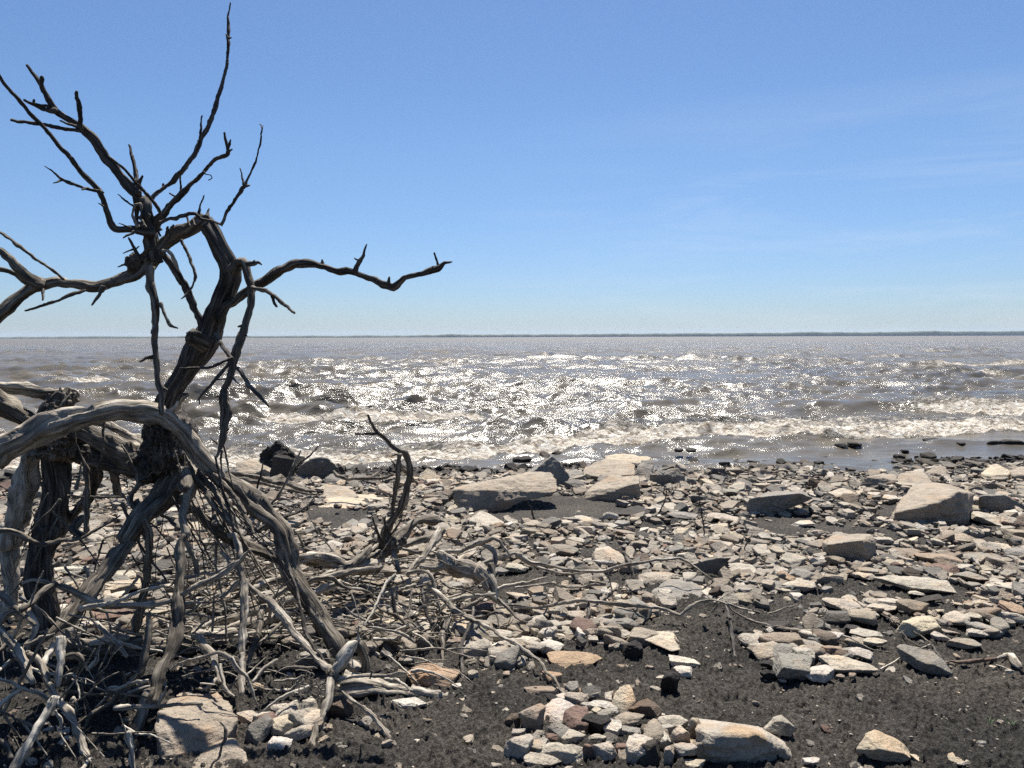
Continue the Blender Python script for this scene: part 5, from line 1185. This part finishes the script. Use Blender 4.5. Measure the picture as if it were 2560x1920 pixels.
T_('K', '640,440,40 750,520,52 850,620,50 960,700,46 1100,750,50 1250,850,45 1400,940,46 1540,1040,40 1650,1110,30 1700,1210,28 1800,1280,26 1850,1370,24 1910,1450,24 1890,1540,20 1810,1640,11', 4.3, 'g', 'root', WOOD)
T_('K', '1190,500,56 1050,580,42 920,640,42 830,705,50 782,800,56 765,950,50 760,1090,36 750,1175,18', 4.4, 'g', 'root', W2)
T_('K', '440,300,34 530,285,40 630,290,40 675,360,40 700,500,46 745,620,30 770,700,20', 4.4, 4.2, 'root', WOOD)
T_('K', '120,530,20 300,555,28 450,622,28 600,650,25 700,662,22 820,682,20 950,700,20 1050,720,20 1150,702,22 1240,668,20 1310,685,16 1355,712,10', 4.2, 4.15, 'root', W2)
T_('K', '1045,620,26 1035,710,36 1000,810,34 955,890,36 930,1000,36 942,1150,42 960,1300,40 950,1430,26', 4.1, 'g', 'root', BARK)
T_('K', '1030,780,42 1130,890,36 1180,1000,32 1215,1080,26 1262,1192,10', 4.1, 'g', 'root', W2)
T_('K', '800,790,22 832,880,22 815,1040,20 845,1110,20 900,1155,22 955,1185,16', 4.0, 3.9, 'root', WOOD)
T_('K', '570,450,24 588,600,38 640,730,36 680,862,12', 4.2, 4.0, 'rootlet', BARK)
many('K', '''310,430,28 322,600,44 350,760,48 340,950,30 308,1085,8
350,750,36 430,840,42 490,930,24 520,980,10
740,375,18 820,442,18 950,458,18 1050,500,15 1086,552,8
1270,540,30 1370,642,28 1450,722,25 1545,762,16
1420,620,11 1385,720,10 1350,860,8
1345,890,9 1350,1050,11 1355,1255,7
1230,600,24 1270,740,18 1295,850,10
830,440,9 830,540,8 860,590,5
480,450,20 460,600,20 440,720,14
90,560,24 190,640,30 330,700,36 470,820,34''', 4.2, 4.05, 'rootlet', W2)
many('K', '''700,800,16 640,910,12 560,1000,12 480,1100,10 475,1200,8
520,1080,10 500,1190,8
760,620,14 700,780,18 560,860,20
1090,980,9 1085,1120,7
1020,960,7 990,1030,9 1040,1000,6
1740,440,12 1720,510,16 1770,580,14
1760,470,8 1800,500,10 1770,570,10
60,640,10 200,690,14 330,735,12
70,800,8 150,740,10 260,770,10
40,600,12 160,700,16 240,720,10''', 4.1, 4.0, 'rootlet', W2)
rngk = random.Random(5)
for i in range(46):          # fine curled rootlets in the heart of the tangle
    x0 = rngk.uniform(60, 1000); y0 = rngk.uniform(420, 900)
    pt = [(x0, y0)]; a = rngk.uniform(0, 6.28)
    for k in range(5):
        a += rngk.uniform(-1.1, 1.1); pt.append((pt[-1][0] + 48 * math.cos(a), pt[-1][1] + 38 * math.sin(a) + 12))
    T_('K', ' '.join('%.0f,%.0f,%.0f' % (p_[0], p_[1], 11 - 1.5 * j) for j, p_ in enumerate(pt)), rngk.uniform(3.9, 4.3), None, 'rootlet', rngk.choice([W2, WOOD, PALE]))
rq = random.Random(77)
begin('root_tangle', 'K', 300, 600, 4.6, 'dense mat of thin crooked grey roots spread over the stones between tree and snag', 'roots')
for i in range(150):
    x0, y0 = rq.uniform(430, 1120), rq.uniform(1385, 1700) if i % 2 else rq.uniform(1400, 1600)
    a = rq.gauss(-.15, .35) + (math.pi if rq.random() < .4 else 0); pt = [(x0, y0)]; L0 = rq.uniform(28, 62); w0 = rq.choice([3.5, 4, 5, 6, 7, 9, 13])
    Yb = Gd(x0, y0 + 20)[1]
    for k in range(rq.randint(3, 5)):
        a += rq.choice([-.55, .5, .08, -.06, .3]) * rq.uniform(.4, 1.2); pt.append((pt[-1][0] + L0 * math.cos(a), min(1725, pt[-1][1] + .7 * L0 * math.sin(a))))
    T_('P', ' '.join('%.0f,%.0f,%.1f' % (q_[0], q_[1], w0 * (1 - .16 * j)) for j, q_ in enumerate(pt)), Yb - .12, Yb - .12 - rq.uniform(-.1, .3), 'root', rq.choice([WOOD, W2, WOOD, PALE]))
for i in range(95):          # brittle straight twigs through the mat
    x0, y0 = rq.uniform(120, 1120), rq.uniform(1370, 1640)
    a = rq.choice([rq.gauss(0, .3), rq.gauss(-.9, .4), rq.gauss(.8, .4)]); l_ = rq.uniform(60, 190); w0 = rq.choice([2.6, 3, 3.6, 4.4, 5.5])
    Yb = Gd(x0, y0 + 30)[1] - .12; x1, y1 = x0 + l_ * math.cos(a), min(1715, y0 + l_ * math.sin(a)); xm, ym = (x0 + x1) / 2 + rq.uniform(-9, 9), (y0 + y1) / 2 + rq.uniform(-9, 9)
    T_('P', '%.0f,%.0f,%.1f %.0f,%.0f,%.1f %.0f,%.0f,%.1f' % (x0, y0, w0, xm, ym, w0 * .8, x1, y1, w0 * .5), Yb, Yb - rq.uniform(-.1, .2), 'twig', rq.choice([WOOD, W2, PALE]), wob=.5)
    if i % 2: T_('P', '%.0f,%.0f,%.1f %.0f,%.0f,%.1f' % (xm, ym, w0 * .7, xm + rq.uniform(-50, 50), ym - rq.uniform(15, 60), w0 * .4), Yb, Yb, 'twig', W2, sub=True)
begin('brush_pile', 'F', 300, 900, None, 'loose pile of crossing pale sticks and thin twigs filling the bottom left corner', 'sticks', GL)
for i in range(46):
    x0, y0 = rq.uniform(-30, 330), rq.uniform(1480, 1860); a = rq.choice([rq.gauss(.9, .35), rq.gauss(-.7, .35), rq.gauss(2.0, .3), rq.gauss(.1, .3)]); l_ = rq.uniform(70, 230); w0 = rq.choice([4, 5, 7, 9, 12, 17])
    Y0_ = min(Gd(max(0, x0), min(1900, y0 + 50))[1], 3.4) - .1; dx_, dy_ = l_ * math.cos(a) / 3, l_ * math.sin(a) / 3; k0 = rq.uniform(-10, 10)
    T_('P', ' '.join('%.0f,%.0f,%.1f' % (x0 + dx_ * k + rq.uniform(-7, 7), y0 + dy_ * k + k0 * (k % 2), w0 * (1 - .17 * k)) for k in range(4)), Y0_, max(2.65, Y0_ - rq.uniform(-.1, .25)), 'stick', rq.choice([WOOD, PALE, W2]), wob=.7)
    if i % 2: T_('P', '%.0f,%.0f,%.1f %.0f,%.0f,%.1f' % (x0 + dx_ * 1.5, y0 + dy_ * 1.5, w0 * .6, x0 + dx_ * 1.5 + rq.uniform(-45, 45), y0 + dy_ * 1.5 - rq.uniform(15, 50), w0 * .3), Y0_, Y0_, 'twig', WOOD, sub=True)
# ---- star-shaped root in the foreground -------------------------------------------------------
begin('driftwood_root', 'I', 1150, 1150, 3.2, 'star-shaped grey root with arms spread in front of the tree', 'driftwood')
blob('I', 1215, 810, 120, 150, 3.2, 'hub', W2, 41, .25)
T_('I', '1220,800,90 1190,940,104 1150,1080,96 1120,1180,84 1060,1300,76 1035,1420,74 1000,1540,70 920,1660,60', 3.2, 2.8, 'root', WOOD, 1.1)
T_('I', '1225,800,70 1270,720,100 1340,620,116 1410,530,86 1455,480,40', 3.2, 3.3, 'root', PALE, 1.3)
T_('I', '1240,845,58 1330,830,36 1420,820,34 1540,810,42 1620,812,38 1750,800,34 1830,775,24 1905,772,12', 3.2, 3.15, 'root', WOOD)
T_('I', '1225,935,22 1310,970,30 1400,1030,36 1480,1090,40 1560,1155,46 1680,1280,46 1780,1420,50 1880,1520,42 2010,1625,18', 3.2, 'g', 'root', WOOD)
many('I', '''1810,1440,20 1825,1510,6
1570,830,20 1575,770,22 1560,760,8
2000,1600,12 1985,1560,6''', 2.95, 2.9, 'twig', WOOD)
T_('I', '1470,500,90 1490,560,112 1510,660,108 1525,780,96', 3.45, 3.45, mat=W2, solo=('driftwood_post', 'short upright grey stub behind the star-shaped root', 'driftwood', GS))
T_('I', '1465,480,44 1462,430,22 1465,350,14', 3.45, 3.45, 'shoot', PALE, sub=True)
stick('K', '325,325,48 240,400,36 190,500,28 130,640,28 80,720,22 40,790,14', 3.8, 3.5, 'straight pale stick slanting up right above the short upright stub', PALE)
stick('H', '1770,870,20 1800,960,16 1830,1060,12 1850,1130,8', 3.8, 3.5, 'thin dark shoot leaning beside the straight pale stick', BARK)
stick('I', '680,855,12 740,860,22 800,850,34 890,838,28 940,800,12', 3.15, 3.2, 'pale curled stick left of the star-shaped root', WOOD, 'stick', GL)
stick('I', '590,1130,12 650,1080,20 750,1010,30 870,955,32 1000,908,28', 3.05, 3.15, 'straight pale stick pointing at the star-shaped root from the left', PALE, 'stick', GL)
stick('I', '690,800,8 770,745,18 900,728,32 1080,735,28', 3.2, 3.25, 'dark stick lying behind the curled pale stick', W2, 'stick', GL)
stick('I', '480,870,30 560,790,44 640,710,46 705,670,30', 3.2, 3.3, 'thick short stick lying on bare soil left of the star-shaped root', WOOD, 'stick', GL)
stick('I', '430,800,20 480,760,24 540,700,16 600,640,8', 3.2, 3.3, 'small forked stick beside the thick short stick', WOOD, 'stick', GL)
stick('I', '0,880,14 60,885,16 140,890,10', 3.15, 3.15, 'sliver of pale wood on top of the shaded boulder', PALE, 'stick', GL)
stick('I', '190,1235,14 240,1300,30 235,1380,30 200,1450,22 180,1540,20 160,1580,22 105,1620,24 95,1700,24', 2.75, 2.65, 'dark bent twig growing up before the lower left boulder', BARK, 'twig', GL)
stick('K', '0,1650,50 80,1720,50 170,1800,50', 2.9, 2.85, 'hidden lower stretch of grey stick', WOOD, 'stick', GL) if False else None
rk = random.Random(8)
begin('twig_nest', 'I', 1020, 880, 3.2, 'small nest of pale curled twigs left of the star-shaped root', 'twigs')
for i in range(26):
    x0, y0 = rk.uniform(850, 1150), rk.uniform(800, 980); pt = [(x0, y0)]; a = rk.uniform(0, 6.28)
    for k in range(6):
        a += rk.uniform(.1, 1.2) * (1 if i % 2 else -1); pt.append((pt[-1][0] + 30 * math.cos(a), pt[-1][1] + 26 * math.sin(a)))
    T_('I', ' '.join('%.0f,%.0f,%.0f' % (p_[0], p_[1], 13 - 1.4 * j) for j, p_ in enumerate(pt)), rk.uniform(3.1, 3.3), None, 'twig', rk.choice([PALE, WOOD]))
# ---- bottom log with a broken end --------------------------------------------------------------
begin('fallen_log', 'I', 1700, 1050, 3.25, 'pale fallen log with a splintered end lying right of the star-shaped root', 'log')
T_('I', '1330,900,260 1450,900,250 1600,910,230 1720,950,190 1850,970,160 1950,985,145 2100,1010,140 2250,1045,132', 3.35, 3.35, 'trunk', WOOD, 1.3)
T_('K', '480,1400,130 620,1430,125 740,1470,118 850,1500,112 910,1500,80', 3.35, 3.3, 'trunk', WOOD, 1.3)
many('K', '''880,1490,40 930,1470,36 985,1445,14
900,1510,40 950,1500,30 990,1470,12
850,1500,30 890,1540,18
880,1600,40 900,1560,44 950,1500,30''', 3.3, 3.28, 'splinter', WOOD)
T_('I', '1360,660,70 1420,720,90 1470,740,80', 3.5, 3.45, 'root', WOOD, 1.2)
# ---- lone pieces on the right ---------------------------------------------------------------
GR = 'twigs lying on the soil at the right'
stick('O', '1080,640,14 1170,590,12 1300,520,12 1472,444,9', 'd', None, 'pale twig reaching the square grey block from the lower left', PALE, 'twig', GR)
T_('O', '620,104,10 740,88,12 850,86,12 950,150,13 1100,212,12 1250,290,12 1400,380,12 1482,442,9', 'd', lift=.03, mat=W2, solo=('driftwood_twig', 'long thin twig running down to the square grey block', 'twig', GR))
T_('O', '1150,215,8 1220,300,8 1290,400,9 1390,460,7', 'd', lift=.02, mat=W2, solo=('driftwood_twig', 'thin twig bowed left of the cream block with a dark side', 'twig', GR))
T_('O', '1480,440,12 1520,500,26 1560,560,26 1590,590,12', 'd', mat=BARK, solo=('driftwood_twig', 'dark shaggy stick end against the square grey block', 'twig', GR))
T_('O', '1570,600,10 1640,585,16 1720,590,30 1830,578,36 1950,568,28 2040,555,20', 'd', mat=wood_mat('brown_bark', (.06, .04, .03, 1), (.14, .095, .07, 1), (.24, .175, .13, 1), 1.), solo=('driftwood_bark', 'flat strip of brown bark lying on the soil at the right', 'driftwood', GR))
T_('O', '1940,572,10 2020,560,26 2100,545,44 2140,575,70 2180,630,50', 'd', mat=WOOD, rough=1.4, solo=('driftwood_chunk', 'wedge-shaped pale wood chunk at the right end of the bark strip', 'driftwood', GR))
T_('O', '1990,605,8 2060,630,12 2130,655,8', 'd', mat=PALE, solo=('driftwood_twig', 'pale sliver just below the wedge-shaped wood chunk', 'twig', GR))
T_('O', '1370,78,8 1470,105,14 1560,132,8', 'd', mat=WOOD, solo=('driftwood_twig', 'short grey stick left of the upper right pebbles', 'twig', GR))
T_('O', '1740,48,7 1840,42,10 1920,50,6', 'd', mat=WOOD, solo=('driftwood_twig', 'thin pale twig lying level near the right edge', 'twig', GR))
T_('O', '1460,285,8 1560,290,10 1680,340,7', 'd', mat=W2, solo=('driftwood_twig', 'thin twig right of the cream block with a dark side', 'twig', GR))
stick('L', '990,915,30 1020,960,34 1050,1030,32 1065,1100,30 1066,1210,12', 5.3, 5.1, 'short dark stake standing among the slabs in mid rubble', W2, 'stick', 'upright twigs in the rubble')
stick('O', '545,270,4 545,340,7 530,450,10 525,520,12', 'g', None, 'thin weed stem standing in the pile of stones', BARK, 'twig', 'upright twigs in the rubble') if False else None
T_('O', '530,520,10 540,400,7 548,280,4', 3.95, 3.95, mat=BARK, solo=('dry_stem', 'thin dry stem standing in the pile of stones', 'twig', 'upright twigs in the rubble'))
for i, (c, s_, lb) in enumerate([('L', '1560,830,12 1540,700,9 1525,600,7 1510,480,4', 'tall dry weed stem above the middle of the rubble'), ('L', '1230,660,12 1270,580,10 1290,500,7 1285,450,4', 'dry weed stem beside the notched grey boulder'),
                                 ('L', '1330,560,9 1335,500,7 1325,440,4', 'short dry weed stem right of the one by the notched boulder'), ('L', '1840,960,10 1830,880,8 1850,840,4', 'small dry weed stem in the right rubble'),
                                 ('L', '930,1320,10 915,1200,9 895,1100,12 870,1010,6', 'ragged pale stem by the flat stones in mid rubble'), ('J', '1980,1130,16 1960,1060,20 1940,980,12', 'dark root stub on the soil below the slab-like boulder')]):
    x_, y_, _w = [float(v) for v in s_.split()[0].split(',')]; Yb = Gd(*px(c, x_, y_))[1]
    T_(c, s_, Yb, Yb, mat=BARK if i != 4 else PALE, solo=('dry_stem', lb, 'twig', 'upright twigs in the rubble'))
    q0 = s_.split()
    for k in range(3):
        a_, b_ = [float(v) for v in q0[min(k + 1, len(q0) - 1)].split(',')[:2]]; sg = (-1) ** k
        T_(c, '%f,%f,6 %f,%f,4 %f,%f,3' % (a_, b_, a_ + sg * 22, b_ - 28, a_ + sg * 34, b_ - 62), Yb, Yb, 'twig', BARK, sub=True)
# ------------------------------------------------------------------ the air over the lake
def build_haze():
    m = bpy.data.materials.new('haze'); m.use_nodes = True; t = m.node_tree
    t.nodes.remove(t.nodes['Principled BSDF'])
    v = t.nodes.new('ShaderNodeVolumePrincipled'); v.inputs['Color'].default_value = (.62, .78, 1.0, 1)
    v.inputs['Density'].default_value = .00005; v.inputs['Anisotropy'].default_value = .3
    t.links.new(v.outputs[0], t.nodes['Material Output'].inputs['Volume'])
    x, y0, y1, z0, z1 = 9500, -9500, 9500, -3.0, 60
    V = [(-x, y0, z0), (x, y0, z0), (x, y1, z0), (-x, y1, z0), (-x, y0, z1), (x, y0, z1), (x, y1, z1), (-x, y1, z1)]
    Fc = [(0, 3, 2, 1), (4, 5, 6, 7), (0, 1, 5, 4), (1, 2, 6, 5), (2, 3, 7, 6), (3, 0, 4, 7)]
    o = link('haze', mesh('haze', V, Fc, m, False))
    tag(o, 'thin pale blue haze over the lake', kind='stuff')
build_haze()
